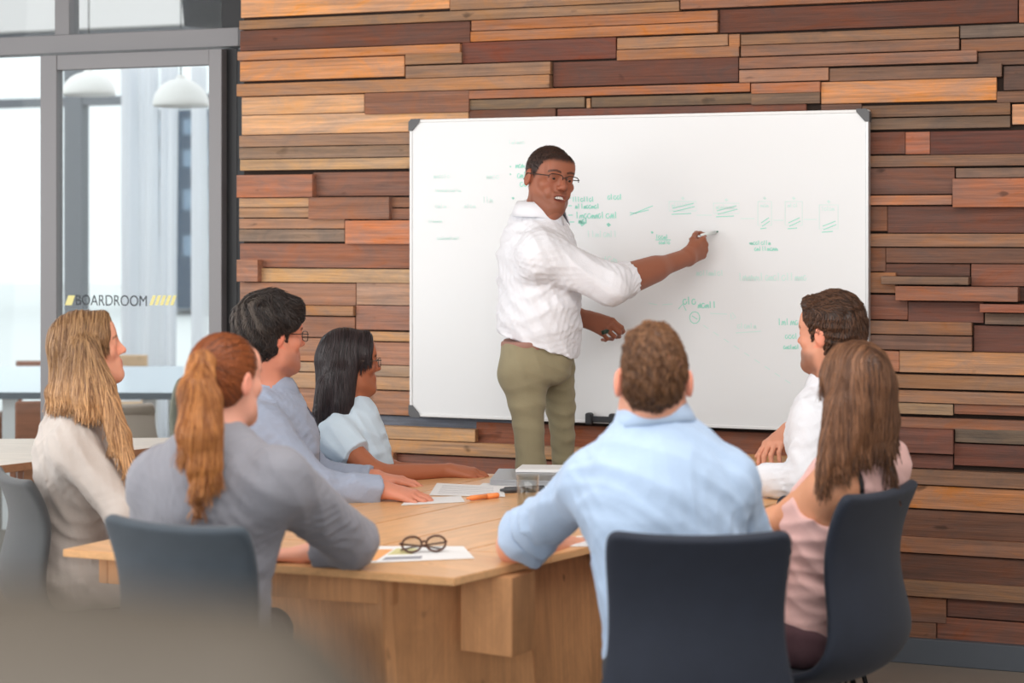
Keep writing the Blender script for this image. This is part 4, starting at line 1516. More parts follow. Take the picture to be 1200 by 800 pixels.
def flow_down(L):
    f = np.zeros_like(L)
    f[:, 2] = -1
    f[:, 0] = np.sign(L[:, 0]) * 1.6 * ss(L[:, 2], 0.06, 0.12)
    f[:, 1] = -0.4 * ss(L[:, 2], 0.02, 0.10)
    return f


# ------------------------------------------------------------------ the people
def cloth(name, color, vary=0.04, rough=0.85):
    return mat(name, color, rough, spec=0.2, sheen=0.15, bump=0.25, bscale=220, vary=vary, vscale=14)


M_shoe = mat('shoe_leather', (44, 36, 32), 0.5)
M_dark_tr = cloth('dark_trousers', (48, 50, 56))
M_frame_dark = mat('spectacle_frame', (46, 30, 24), 0.3)
M_frame_wire = mat('spectacle_wire', (120, 110, 100), 0.3, 0.8)


def sleeve_clip(fig, side, end):
    E, Wr = fig.J['E' + side], fig.J['W' + side]
    return [(E + (Wr - E) * end, Wr - E)]


def cuff(parent, fig, side, end, r, m, length=0.045):
    """turned-back cuff around the sleeve end"""
    E, Wr = fig.J['E' + side], fig.J['W' + side]
    d = nrm(Wr - E)
    c = E + (Wr - E) * end
    C = Clay()
    C.cone(c - d * length, c, r * 1.05, r, 0.01, clips=[(c, d), (c - d * length, -d)])
    C.cone(c - d * length, c + d * 0.03, r * 0.80, r * 0.78, 0.004, 's')
    C.grid(0.004, wrinkle(8, 0.0025, 60))
    return mk('cuff', C, m, parent)


def sleeve(C, fig, side, end, g, k=0.03, fat=1.0, flare=0.0):
    fig.arm(C, side, g, k, True, False, fat=fat)
    E, Wr = fig.J['E' + side], fig.J['W' + side]
    b = fig.bulk
    pt = E + (Wr - E) * end
    r = (0.041 + (0.028 - 0.041) * end) * b * fat + g + flare
    C.cone(E, E + (Wr - E) * (end + 0.05), 0.042 * b * fat + g, r, k, clips=[(pt, Wr - E)])


def neck(C, H, fig, r=0.054):
    R = fig.R
    C.cone(H.w((0, -0.022, -0.05)), fig.J['N'] - R[2] * 0.03, r * H.k, r * H.k * 1.12, 0.03)


# ---- 1 the presenter at the board
def cropped(L):
    """how far above the hairline of a cropped head"""
    zl = np.interp(L[:, 1], [-0.12, -0.06, -0.035, -0.020, -0.002, 0.012, 0.028, 0.045, 0.062, 0.080, 0.1], [-0.062, -0.056, -0.03, 0.012, 0.022, -0.004, 0.020, 0.052, 0.058, 0.061, 0.062])
    return L[:, 2] - zl + 0.04 * (np.abs(L[:, 0]) > 0.0785) * (np.abs(L[:, 2]) < 0.035) * -1.0


def presenter():
    J = dict(N=P(628, 262, 6.84), PV=P(632, 424, 6.82), SR=P(634, 296, 6.64), SL=P(648, 288, 7.02),
             ER=P(716, 334, 6.66), WR=P(806, 301, 6.92), EL=P(656, 362, 7.10), WL=P(688, 374, 7.08))
    fig = Figure(J, (0.95, 0.3), 1.02)
    H = Head(P(644, 210, 6.79), (0.46, -0.88, -0.04), 0.246, roll=0.13)
    H.jaw = 0.78
    C = Clay()
    H.sculpt(C, True)
    neck(C, H, fig, 0.052)
    fig.torso(C, -0.006, hip=0.11, depth=0.58)
    fig.arm(C, 'L')
    fig.arm(C, 'R', fat=1.1)
    E, Wr = J['ER'], J['WR']
    C.cone(E + (Wr - E) * 0.05, E + (Wr - E) * 0.55, 0.054, 0.036, 0.05)
    hand(C, J['WR'], P(836, 284, 7.01) - J['WR'], (0.25, -0.9, -0.3), (-0.2, 0.0, 1), size=1.08, spread=0.0, tout=0.30, tcurl=0.45,
         curls=((0.55, 0.75, 0.35), (0.8, 0.9, 0.4), (1.1, 1.0, 0.5), (1.2, 1.1, 0.5)))
    hand(C, J['WL'], P(712, 383, 7.03) - J['WL'], (0.15, -0.9, 0.35), (0.3, 0.2, 1), size=1.08, spread=0.0, tout=0.3, tcurl=0.6,
         curls=((0.7, 0.9, 0.5), (0.9, 1.0, 0.5), (1.0, 1.1, 0.5), (1.1, 1.1, 0.5)))
    C.grid(0.0034)
    base = (J['PV'][0], J['PV'][1], 0)

    def cols(V):
        c = skin_cols(V, H, (158, 98, 74), lips=(138, 70, 62), lip_amt=0.7, brow=(30, 20, 17), stubble=0.28, ruddy=0.25)
        L = H.l(V)
        m = ss(cropped(L), -0.010, 0.012) * 0.93 * (np.linalg.norm(L, axis=1) < 0.16)
        return c * (1 - m[:, None]) + np.array(lin((40, 31, 28))) * m[:, None]
    o = person_root('person', C, cols, base, 'standing man in white shirt and khaki trousers writing on the whiteboard')
    eyes(H, o)
    # teeth
    bm = bmesh.new()
    for i in range(8):
        a = (i - 3.5) * 0.27
        c0 = H.w((0.027 * math.sin(a), 0.064 + 0.024 * math.cos(a), -0.0625)) - np.array(base)
        M = Matrix(np.array([H.R[0] * math.cos(a) - H.R[1] * math.sin(a), H.R[0] * math.sin(a) + H.R[1] * math.cos(a), H.R[2]]).T.tolist()).to_4x4()
        box_bm(0.0066, 0.004, 0.0108, 0.001, bm, c0, M)
    bm_obj('teeth', bm, M_teeth, o)
    specs(H, o, M_frame_dark, 0.0016, 0.026, 0.0165, full=False)
    strands(C, H, 2600, 0.007, flow_crown, 0.0007, (26, 20, 18), (56, 46, 42), o, steps=3, lift=0.002, jitter=0.8, seed=3, with_base=False,
            region=lambda L: (cropped(L) > 0.004) & (np.linalg.norm(L, axis=1) < 0.16) & ~((np.abs(L[:, 0]) > 0.077) & (np.abs(L[:, 2]) < 0.035)))
    # shirt
    M = cloth('white_shirt_cotton', (232, 232, 237), 0.02)
    S = Clay()
    PV, N, R = J['PV'], J['N'], fig.R
    fig.torso(S, 0.020, depth=0.76, waist=0.158, hip=0.150)
    S.cone(P(640, 372, 6.80), P(652, 398, 6.82), 0.10, 0.090, 0.04)
    S.cone(P(612, 380, 6.80), P(612, 400, 6.80), 0.085, 0.075, 0.04)
    fig.arm(S, 'R', 0.018, fore=False)
    fig.arm(S, 'L', 0.018, fore=False)
    sleeve(S, fig, 'R', 0.20, 0.023)
    sleeve(S, fig, 'L', 0.35, 0.018)
    wr1, wr2 = wrinkle(21, 0.0046, 22, (0.45, 0.1, 0.9)), wrinkle(4, 0.002, 46)
    S.cone(N - R[2] * 0.06, N + R[2] * 0.012, 0.105, 0.078, 0.04)
    S.grid(0.005, lambda p: wr1(p) + wr2(p), cut=[(P(618, 402, 6.82), (-0.30, 0, -0.95))])
    sh = mk('shirt', S, M, o)
    collar(o, P(632, 252, 6.81), nrm(H.w((0, -0.02, -0.08)) - N + R[2] * 0.12 + np.array([-0.02, 0.02, 0])), nrm(R[1] * 0.75 + np.array([0.35, -0.55, 0])), 0.078, 0.046, M).parent = sh
    cuff(o, fig, 'R', 0.22, 0.068, M, 0.06).parent = sh
    # trousers
    K = cloth('khaki_twill', (150, 140, 112), 0.06)
    T = Clay()
    knR, knL = P(625, 612, 6.70), P(664, 606, 6.92)
    anR, anL = np.array([knR[0] - 0.01, knR[1] + 0.03, 0.09]), np.array([knL[0] + 0.03, knL[1] + 0.05, 0.09])
    T.cone(P(613, 432, 6.72), P(646, 428, 6.76), 0.086, 0.078, 0.04)
    T.cone(P(617, 432, 6.88), P(650, 428, 6.92), 0.084, 0.076, 0.04)
    T.cone(P(614, 404, 6.74), P(648, 408, 6.76), 0.078, 0.064, 0.05)
    T.cone(P(616, 404, 6.88), P(650, 408, 6.90), 0.078, 0.064, 0.05)
    T.cone(P(614, 440, 6.73), P(618, 474, 6.72), 0.090, 0.066, 0.03)
    T.cone(P(618, 474, 6.72), P(622, 548, 6.71), 0.060, 0.049, 0.015)
    T.cone(P(652, 440, 6.90), P(657, 478, 6.91), 0.072, 0.056, 0.02)
    T.cone(P(657, 478, 6.91), P(661, 548, 6.92), 0.055, 0.043, 0.015)
    T.cone(P(622, 548, 6.71), knR, 0.049, 0.054, 0.03)
    T.cone(P(661, 548, 6.92), knL, 0.043, 0.05, 0.03)
    T.cone(knR, anR, 0.058, 0.055, 0.03)
    T.cone(knL, anL, 0.054, 0.052, 0.03)
    w3 = wrinkle(33, 0.0034, 22, (0.3, 0.1, 1))
    T.grid(0.0055, w3, cut=[(P(632, 399, 6.82), (0.0, 0, 1))])
    tr = mk('trousers', T, K, o)
    Bc = Clay()
    zb0, zb1 = P(632, 407.5, 6.8), P(632, 398.5, 6.8)
    for (pa, pb) in ((P(614, 404, 6.74), P(650, 406, 6.76)), (P(616, 404, 6.88), P(652, 406, 6.90))):
        Bc.cone(pa, pb, 0.083, 0.079, 0.05)
    Bc.grid(0.005, cut=[(zb1, (0, 0, 1)), (zb0, (0, 0, -1)), (P(632, 404, 6.8), (1, 0, 0))])
    mk('belt', Bc, mat('belt_leather', (156, 112, 98), 0.5), o)
    for an in (anR, anL):
        Sh = Clay()
        h = np.array([an[0], an[1], 0.045]); fd = np.array([0.95, 0.3, 0])
        Sh.cone(h - fd * 0.05, h + fd * 0.18 - [0, 0, 0.01], 0.046, 0.038, 0.03)
        Sh.cone(h, h + [0, 0, 0.05], 0.045, 0.05, 0.03)
        Sh.grid(0.008, cut=[((0, 0, 0.003), (0, 0, -1))])
        mk('shoe', Sh, M_shoe, o)
    return o


# ---- 2 the man in the blue shirt, back to the camera
def blue_man():
    J = dict(N=P(768, 508, 4.46), PV=P(800, 778, 4.36), SL=P(697, 562, 4.50), SR=P(848, 562, 4.46),
             EL=P(604, 639, 4.78), WL=P(668, 640, 5.06), ER=P(884, 655, 4.62), WR=P(850, 640, 4.95))
    fig = Figure(J, (-0.12, 0.99), 1.02)
    H = Head(P(765, 443, 4.44), (-0.02, 1.0, 0.0), 0.232)
    C = Clay()
    H.sculpt(C)
    neck(C, H, fig, 0.060)
    fig.torso(C, -0.006, hip=0.11, depth=0.58)
    for s in 'LR':
        fig.arm(C, s)
    hand(C, J['WL'], (0.6, 0.75, 0.02), (0, 0, 1), (0, 1, 0), curl=(0.4, 0.5, 0.3))
    for sg in (-1, 1):
        C.ell(H.w((sg * 0.086, -0.020, -0.012)), (0.009, 0.020, 0.032), H.R, 0.008)
    hand(C, J['WR'], (-0.7, 0.7, 0.02), (0, 0, 1), (0, 1, 0), curl=(0.4, 0.5, 0.3))
    C.grid(0.0042)
    base = (J['PV'][0], J['PV'][1], 0)
    o = person_root('person', C, lambda V: skin_cols(V, H, (226, 164, 138), ruddy=0.5), base, 'man in light blue shirt with short brown hair seen from behind on navy chair')
    eyes(H, o)
    r1 = wrinkle(12, 0.004, 60)
    hc = short_hair(H, front=0.06, nape=-0.098, vox=0.0034, top=0.020, side=0.0015, back=0.006, quiff=0.014, noise=r1)
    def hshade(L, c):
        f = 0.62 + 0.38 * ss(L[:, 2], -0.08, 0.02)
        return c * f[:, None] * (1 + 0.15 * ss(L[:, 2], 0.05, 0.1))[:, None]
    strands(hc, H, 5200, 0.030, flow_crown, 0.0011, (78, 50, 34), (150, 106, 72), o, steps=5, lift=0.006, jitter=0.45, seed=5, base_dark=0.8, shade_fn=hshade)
    M = cloth('blue_shirt_cotton', (180, 202, 230), 0.05)
    S = Clay()
    fig.torso(S, 0.018, depth=0.72)
    SL_, EL_ = J['SL'], J['EL']
    S.cone(SL_, SL_ + (EL_ - SL_) * 0.98, 0.070, 0.060, 0.03, clips=[(SL_ + (EL_ - SL_) * 0.85, EL_ - SL_)])
    fig.arm(S, 'R', 0.018, fore=False)
    sleeve(S, fig, 'R', 0.55, 0.018)
    S.cone(J['N'] - fig.R[2] * 0.06, J['N'] + fig.R[2] * 0.006, 0.105, 0.078, 0.04)
    w1, w2 = wrinkle(52, 0.0042, 17, (0.5, 0.1, 0.8), 0.8), wrinkle(14, 0.0015, 40, (0.6, 0, 0.8), 0.9)
    S.grid(0.0055, lambda p: w1(p) + w2(p), cut=[((0, 0, 0.462), (0, 0, -1))])
    sh = mk('shirt', S, M, o)
    for (t0, t1, rr_) in ((0.54, 0.66, 0.074), (0.64, 0.77, 0.080), (0.75, 0.90, 0.086)):
        pa, pb = SL_ + (EL_ - SL_) * t0, SL_ + (EL_ - SL_) * t1
        Cu = Clay()
        Cu.cone(pa, pb, rr_ * 0.80, rr_, 0.01, clips=[(pb, pb - pa), (pa, pa - pb)])
        Cu.grid(0.0045, wrinkle(int(t0 * 100), 0.004, 20, (0.3, 1, 0.5), 0.6))
        mk('cuff', Cu, M, o).parent = sh
    collar(o, J['N'] + fig.R[2] * 0.020, fig.R[2], fig.R[1], 0.078, 0.046, M).parent = sh
    seated_legs(fig, o, M_dark_tr, (P(752, 745, 4.83), P(880, 745, 4.82)), ((0.25, 4.75), (0.62, 4.75)), M_shoe)
    return o


# ---- 3 the woman with the ponytail
def ponytail_woman():
    J = dict(N=P(252, 520, 4.46), PV=P(238, 772, 4.38), SL=P(190, 562, 4.50), SR=P(324, 560, 4.36),
             EL=P(178, 650, 4.72), WL=P(250, 652, 4.88), ER=P(412, 634, 4.66), WR=P(352, 650, 4.76))
    fig = Figure(J, (0.42, 0.9), 0.94, True)
    H = Head(P(265, 446, 4.50), (0.53, 0.85, 0.02), 0.218, female=True)
    C = Clay()
    H.sculpt(C)
    neck(C, H, fig, 0.047)
    fig.torso(C, -0.006, waist=0.115, hip=0.10, depth=0.58)
    for s in 'LR':
        fig.arm(C, s, fat=0.9)
    hand(C, J['WR'], (-1, 0.1, 0.0), (0, 0, 1), (0, 1, 0), curl=(0.3, 0.4, 0.3), size=0.92)
    hand(C, J['WL'], (0.8, 0.5, 0.0), (0, 0, 1), (0, 1, 0), curl=(0.4, 0.4, 0.3), size=0.9)
    C.grid(0.0042)
    base = (J['PV'][0], J['PV'][1], 0)
    o = person_root('person', C, lambda V: skin_cols(V, H, (228, 164, 140), ruddy=0.4), base, 'woman in grey blouse with a long auburn ponytail seen from behind')
    eyes(H, o)
    k = H.k
    cl = lambda p, n: (H.w(p), np.asarray(n, float) @ H.R)
    hc = Clay()
    hc.ell(H.w((0, -0.014, 0.036)), np.array([0.080, 0.101, 0.088]) * k, H.R, 0.015, 'u', [cl((0, 0.082, 0.055), (0, 0.8, -0.8))])
    hc.ell(H.w((0, -0.03, 0.005)), np.array([0.077, 0.082, 0.085]) * k, H.R, 0.015, 'u', [cl((0, -0.012, 0), (0, 1, 0.3)), cl((0, -0.06, -0.06), (0, -0.2, -1))])
    tie = H.l(P(243, 419, 4.42))
    tie = np.array([0.008, -0.112, 0.058])
    hc.cone(H.w((0, -0.085, 0.05)), H.w(tie), 0.03 * k, 0.02, 0.02)
    hc.grid(0.0036, wrinkle(3, 0.0015, 90))

    def flow_tie(L):
        d = tie - L
        return d / (np.linalg.norm(d, axis=1)[:, None] + 1e-9)
    strands(hc, H, 3200, 0.085, flow_tie, 0.0011, (92, 46, 22), (176, 98, 52), o, steps=8, lift=0.002, jitter=0.06, seed=8, base_dark=0.8)
    pt = Clay()
    T0 = H.w(tie)
    a = [T0, P(236, 425, 4.40), P(231, 460, 4.33), P(232, 510, 4.29), P(236, 548, 4.28), P(232, 584, 4.28)]
    rr = [0.018, 0.028, 0.040, 0.044, 0.032, 0.010]
    for i in range(5):
        pt.cone(a[i], a[i + 1], rr[i], rr[i + 1], 0.02)
    pt.cone(P(246, 470, 4.32), P(256, 548, 4.29), 0.026, 0.010, 0.02)
    pt.grid(0.004, wrinkle(6, 0.002, 40, (1, 0.4, 0.0), 0.06))
    strands(pt, H, 3000, 0.14, lambda L: np.tile(np.array([0, 0, -1.0]) @ H.R.T, (len(L), 1)), 0.0013, (128, 70, 34), (222, 152, 88), o, name='ponytail', steps=12, lift=0.005, jitter=0.08, seed=9, base_dark=0.8, free=0.05)
    bm = bmesh.new()
    d = nrm(a[1] - T0)
    tube_bm([T0 - d * 0.006 + np.array([0, 0, 0]) - np.array(base), T0 + d * 0.012 - np.array(base)], 0.0225, 16, bm)
    bm_obj('hair_tie', bm, mat('hair_tie', (40, 24, 18), 0.7), o, True)
    M = cloth('grey_blouse', (140, 140, 148), 0.05)
    S = Clay()
    fig.torso(S, 0.016, waist=0.138, hip=0.185, depth=0.70)
    fig.arm(S, 'L', 0.014, fore=False)
    fig.arm(S, 'R', 0.018, fore=False)
    sleeve(S, fig, 'R', 0.62, 0.022)
    sleeve(S, fig, 'L', 0.8, 0.016)
    w1, w2 = wrinkle(61, 0.0034, 20, (0.5, 0.1, 0.8)), wrinkle(24, 0.002, 50)
    S.grid(0.0055, lambda p: w1(p) + w2(p), cut=[((0, 0, 0.462), (0, 0, -1))])
    mk('blouse', S, M, o)
    seated_legs(fig, o, cloth('grey_trousers', (112, 110, 118)), (P(240, 735, 4.82), P(318, 738, 4.82)), ((-0.74, 4.85), (-0.56, 4.85)), M_shoe)
    return o


# ---- 4 the blonde woman at the left
def long_hair(H, extra, face=(0, 0.085, -0.035), face_r=(0.068, 0.058, 0.1), low=-0.17, back_low=-0.19, vox=0.0042, noise=None, wide=0.062, cut=None, drop=(0, 0, -1)):
    C = Clay()
    k = H.k
    dn = nrm(np.array(drop)) @ H.R.T                       # world down in head space
    cl = lambda p, n: (H.w(p), np.asarray(n, float) @ H.R)
    C.ell(H.w((0, -0.018, 0.036)), np.array([0.085, 0.105, 0.092]) * k, H.R, 0.02)
    b0 = np.array([0, -0.055, 0.0])
    C.cone(H.w(b0), H.w(b0 + dn * -back_low + np.array([0, -0.02, 0])), 0.062 * k, 0.042 * k, 0.03)
    for s in (-1, 1):
        a0 = np.array([s * wide, -0.022, 0.0])
        C.cone(H.w(a0), H.w(a0 + dn * -low + np.array([s * 0.006, -0.025, 0])), 0.034 * k, 0.036 * k, 0.03)
        C.cone(H.w((s * 0.03, -0.065, 0.0)), H.w(np.array([s * 0.045, -0.075, 0]) + dn * -back_low), 0.05 * k, 0.036 * k, 0.03)
    for (a, b, ra, rb) in extra:
        C.cone(a, b, ra, rb, 0.02)
    C.ell(H.w(face), np.array(face_r) * k, H.R, 0.012, 's')
    for s in (-1, 1):
        C.cone(H.w((s * 0.016, 0.062, 0.094)), H.w((s * 0.068, 0.046, 0.028)), 0.012 * k, 0.012 * k, 0.035)
    C.grid(vox, noise, cut)
    return C


def blonde_woman():
    J = dict(N=P(88, 478, 5.66), PV=P(84, 690, 5.66), SR=P(86, 522, 5.50), SL=P(84, 515, 5.84),
             ER=P(146, 600, 5.44), WR=P(232, 590, 5.56), EL=P(125, 590, 5.95), WL=P(215, 588, 5.85))
    fig = Figure(J, (0.95, 0.25), 0.92, True)
    H = Head(P(103, 408, 5.64), (0.93, 0.30, 0.16), 0.220, female=True)
    C = Clay()
    H.sculpt(C)
    neck(C, H, fig, 0.046)
    fig.torso(C, -0.006, waist=0.115, hip=0.10, depth=0.58)
    for s in 'LR':
        fig.arm(C, s, fat=0.9)
    hand(C, J['WR'], (0.9, 0.3, 0), (0, 0, 1), (0, 1, 0), size=0.9)
    hand(C, J['WL'], (0.9, -0.1, 0), (0, 0, 1), (0, -1, 0), size=0.9)
    C.grid(0.0042)
    base = (J['PV'][0], J['PV'][1], 0)
    o = person_root('person', C, lambda V: skin_cols(V, H, (232, 166, 138), ruddy=0.5, lips=(196, 98, 92), brow=(120, 84, 56)), base, 'woman with long straight blonde hair in beige top at the left of the table')
    eyes(H, o, (70, 80, 90))
    ex = [(P(120, 452, 5.52), P(140, 512, 5.46), 0.034, 0.028), (P(140, 512, 5.46), P(158, 566, 5.42), 0.028, 0.012),
          (P(66, 462, 5.58), P(125, 474, 5.50), 0.034, 0.032), (P(90, 430, 5.56), P(85, 462, 5.54), 0.045, 0.04),
          (P(104, 408, 5.55), P(118, 456, 5.52), 0.034, 0.040), (P(96, 410, 5.56), P(104, 470, 5.50), 0.04, 0.045)]
    hc = long_hair(H, ex, low=-0.15, back_low=-0.155, noise=wrinkle(71, 0.002, 60, (1, 0.6, 0.0), 0.06), face=(0, 0.106, -0.038), face_r=(0.085, 0.07, 0.088))
    def f(L):
        g = flow_down(L)
        return g

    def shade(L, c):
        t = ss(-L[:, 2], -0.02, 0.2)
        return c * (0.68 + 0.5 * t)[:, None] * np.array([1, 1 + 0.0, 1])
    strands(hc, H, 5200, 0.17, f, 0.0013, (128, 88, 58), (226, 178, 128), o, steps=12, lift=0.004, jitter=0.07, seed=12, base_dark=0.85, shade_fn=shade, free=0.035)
    M = cloth('beige_jersey', (196, 186, 179), 0.03)
    S = Clay()
    fig.torso(S, 0.014, waist=0.130, depth=0.72)
    fig.arm(S, 'R', 0.016, fore=False, fat=0.95)
    fig.arm(S, 'L', 0.016, fore=False, fat=0.95)
    sleeve(S, fig, 'R', 0.95, 0.014)
    sleeve(S, fig, 'L', 0.95, 0.014)
    S.cone(J['PV'] + fig.R[0] * 0.05, J['PV'] + fig.fwd * 0.12 + fig.R[0] * 0.05 - [0, 0, 0.02], 0.13, 0.11, 0.05)
    w1, w2 = wrinkle(81, 0.004, 24, (0.6, 0.1, 0.8)), wrinkle(34, 0.0015, 60)
    S.grid(0.006, lambda p: w1(p) + w2(p), cut=[((0, 0, 0.462), (0, 0, -1))])
    mk('top', S, M, o)
    k1 = J['PV'] + np.array([0.42, 0.02, -0.02]); k2 = J['PV'] + np.array([0.40, 0.22, -0.02])
    seated_legs(fig, o, cloth('mauve_trousers', (120, 104, 112)), (k2, k1), ((k2[0], k2[1]), (k1[0], k1[1])), M_shoe)
    return o


# ---- 5 the dark haired man in grey-blue shirt
def dark_man():
    J = dict(N=P(315, 466, 6.06), PV=P(318, 650, 6.08), SR=P(306, 502, 5.86), SL=P(322, 495, 6.22),
             ER=P(366, 570, 5.80), WR=P(450, 574, 5.84), EL=P(368, 560, 6.25), WL=P(440, 560, 6.2))
    fig = Figure(J, (0.94, 0.3), 1.04)
    H = Head(P(318, 393, 6.02), (0.83, 0.55, -0.02), 0.236)
    C = Clay()
    H.sculpt(C)
    neck(C, H, fig, 0.057)
    fig.torso(C, -0.006, hip=0.11, depth=0.58)
    for s in 'LR':
        fig.arm(C, s)
    hand(C, J['WR'], P(512, 586, 5.80) - J['WR'], (0.1, -0.25, 1), (0.2, 1, 0), curl=(0.22, 0.4, 0.3), spread=0.06, size=1.05, tout=0.45)
    hand(C, J['WL'], (0.9, -0.1, -0.05), (0, 0, 1), (0, -1, 0), curl=(0.2, 0.3, 0.2))
    C.grid(0.0042)
    base = (J['PV'][0], J['PV'][1], 0)
    o = person_root('person', C, lambda V: skin_cols(V, H, (214, 142, 116), ruddy=0.5, stubble=0.3, brow=(40, 30, 26)), base, 'dark haired man with glasses in grey-blue shirt resting a hand on the table')
    eyes(H, o)
    specs(H, o, M_frame_dark, 0.0014, 0.026, 0.016)
    w = wrinkle(91, 0.007, 13)
    hc = short_hair(H, front=0.05, nape=-0.10, vox=0.004, top=0.026, side=0.020, back=0.026, quiff=0.020, noise=w)

    def grey(L, c):
        r = np.random.RandomState(4).rand(len(L))
        m = ss(-L[:, 1], 0.03, 0.10) * ss(L[:, 2], -0.03, 0.05) * (np.sin(L[:, 0] * 220 + L[:, 2] * 90) > 0.1) * 0.35
        return c * (1 - m[:, None]) + np.array(lin((150, 138, 128))) * m[:, None]
    strands(hc, H, 4200, 0.055, flow_crown, 0.0014, (26, 22, 22), (66, 56, 52), o, steps=7, lift=0.008, jitter=0.4, seed=15, base_dark=0.9, shade_fn=grey, wave=0.4)
    M = cloth('grey_blue_cotton', (158, 168, 188), 0.05)
    S = Clay()
    fig.torso(S, 0.020, depth=0.74)
    fig.arm(S, 'R', 0.018, fore=False); fig.arm(S, 'L', 0.018, fore=False)
    sleeve(S, fig, 'R', 0.97, 0.016, flare=0.004); sleeve(S, fig, 'L', 0.95, 0.014)
    S.cone(J['N'] - fig.R[2] * 0.06, J['N'] + fig.R[2] * 0.006, 0.105, 0.078, 0.04)
    w1, w2 = wrinkle(101, 0.004, 24, (0.5, 0.2, 0.8)), wrinkle(44, 0.002, 50)
    S.grid(0.006, lambda p: w1(p) + w2(p), cut=[((0, 0, 0.462), (0, 0, -1))])
    sh = mk('shirt', S, M, o)
    collar(o, J['N'] + fig.R[2] * 0.030, fig.R[2], fig.R[1], 0.074, 0.042, M).parent = sh
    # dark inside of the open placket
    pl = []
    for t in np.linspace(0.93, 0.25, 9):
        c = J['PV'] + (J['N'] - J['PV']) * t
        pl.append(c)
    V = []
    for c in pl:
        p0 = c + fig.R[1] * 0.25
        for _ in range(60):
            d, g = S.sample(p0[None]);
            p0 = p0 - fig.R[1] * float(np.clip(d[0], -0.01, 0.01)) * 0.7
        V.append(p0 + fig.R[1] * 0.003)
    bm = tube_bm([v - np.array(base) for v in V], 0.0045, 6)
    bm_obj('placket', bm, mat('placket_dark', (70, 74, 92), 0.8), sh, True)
    k1 = J['PV'] + np.array([0.42, -0.02, -0.01]); k2 = J['PV'] + np.array([0.42, 0.2, -0.01])
    seated_legs(fig, o, M_dark_tr, (k2, k1), ((k2[0], k2[1]), (k1[0], k1[1])), M_shoe)
    return o


# ---- 6 the woman with straight black hair
def black_haired_woman():
    J = dict(N=P(410, 478, 6.52), PV=P(402, 640, 6.56), SR=P(394, 512, 6.36), SL=P(416, 503, 6.68),
             ER=P(440, 556, 6.26), WR=P(526, 551, 6.40), EL=P(455, 552, 6.70), WL=P(520, 552, 6.62))
    fig = Figure(J, (0.94, 0.3), 0.92, True)
    H = Head(P(410, 424, 6.52), (0.93, 0.36, 0.0), 0.222, female=True)
    C = Clay()
    H.sculpt(C)
    neck(C, H, fig, 0.046)
    fig.torso(C, -0.006, waist=0.115, hip=0.10, depth=0.58)
    for s in 'LR':
        fig.arm(C, s, fat=0.92)
    hand(C, J['WR'], P(575, 556, 6.40) - J['WR'], (0.1, -0.3, 1), (0.2, 1, 0), curl=(0.3, 0.45, 0.3), spread=0.04, size=0.95, tout=0.45)
    hand(C, J['WL'], (0.9, -0.1, -0.02), (0, 0, 1), (0, -1, 0), curl=(0.2, 0.3, 0.2), size=0.9)
    C.grid(0.0042)
    base = (J['PV'][0], J['PV'][1], 0)
    o = person_root('person', C, lambda V: skin_cols(V, H, (172, 104, 74), ruddy=0.25, lips=(140, 66, 60), brow=(26, 18, 16)), base, 'woman with straight black hair and glasses in pale blue T-shirt')
    eyes(H, o)
    specs(H, o, M_frame_wire, 0.0014, 0.025, 0.017)
    hc = long_hair(H, [(P(385, 455, 6.44), P(376, 482, 6.42), 0.045, 0.028), (P(398, 440, 6.44), P(400, 474, 6.42), 0.05, 0.04)], low=-0.13, back_low=-0.165, noise=wrinkle(111, 0.0009, 60, (1, 0.5, 0), 0.05), face=(0, 0.098, -0.045), face_r=(0.088, 0.075, 0.105))
    strands(hc, H, 4200, 0.16, flow_down, 0.0013, (20, 16, 18), (62, 50, 52), o, steps=12, lift=0.002, jitter=0.04, seed=17, base_dark=0.9, free=0.03)
    M = cloth('pale_blue_jersey', (208, 226, 240), 0.03)
    S = Clay()
    fig.torso(S, 0.014, waist=0.13, depth=0.72)
    for s in 'LR':
        Sh, E = J['S' + s], J['E' + s]
        pt = Sh + (E - Sh) * 0.52
        S.cone(Sh, Sh + (E - Sh) * 0.6, 0.062, 0.066, 0.03, clips=[(pt, E - Sh)])
    w1 = wrinkle(121, 0.0035, 26, (0.5, 0.2, 0.8))
    S.grid(0.0055, w1, cut=[((0, 0, 0.462), (0, 0, -1))])
    mk('t_shirt', S, M, o)
    k1 = J['PV'] + np.array([0.40, -0.02, -0.01]); k2 = J['PV'] + np.array([0.40, 0.18, -0.01])
    seated_legs(fig, o, cloth('blue_denim', (70, 110, 160)), (k2, k1), ((k2[0], k2[1]), (k1[0], k1[1])), M_shoe)
    return o


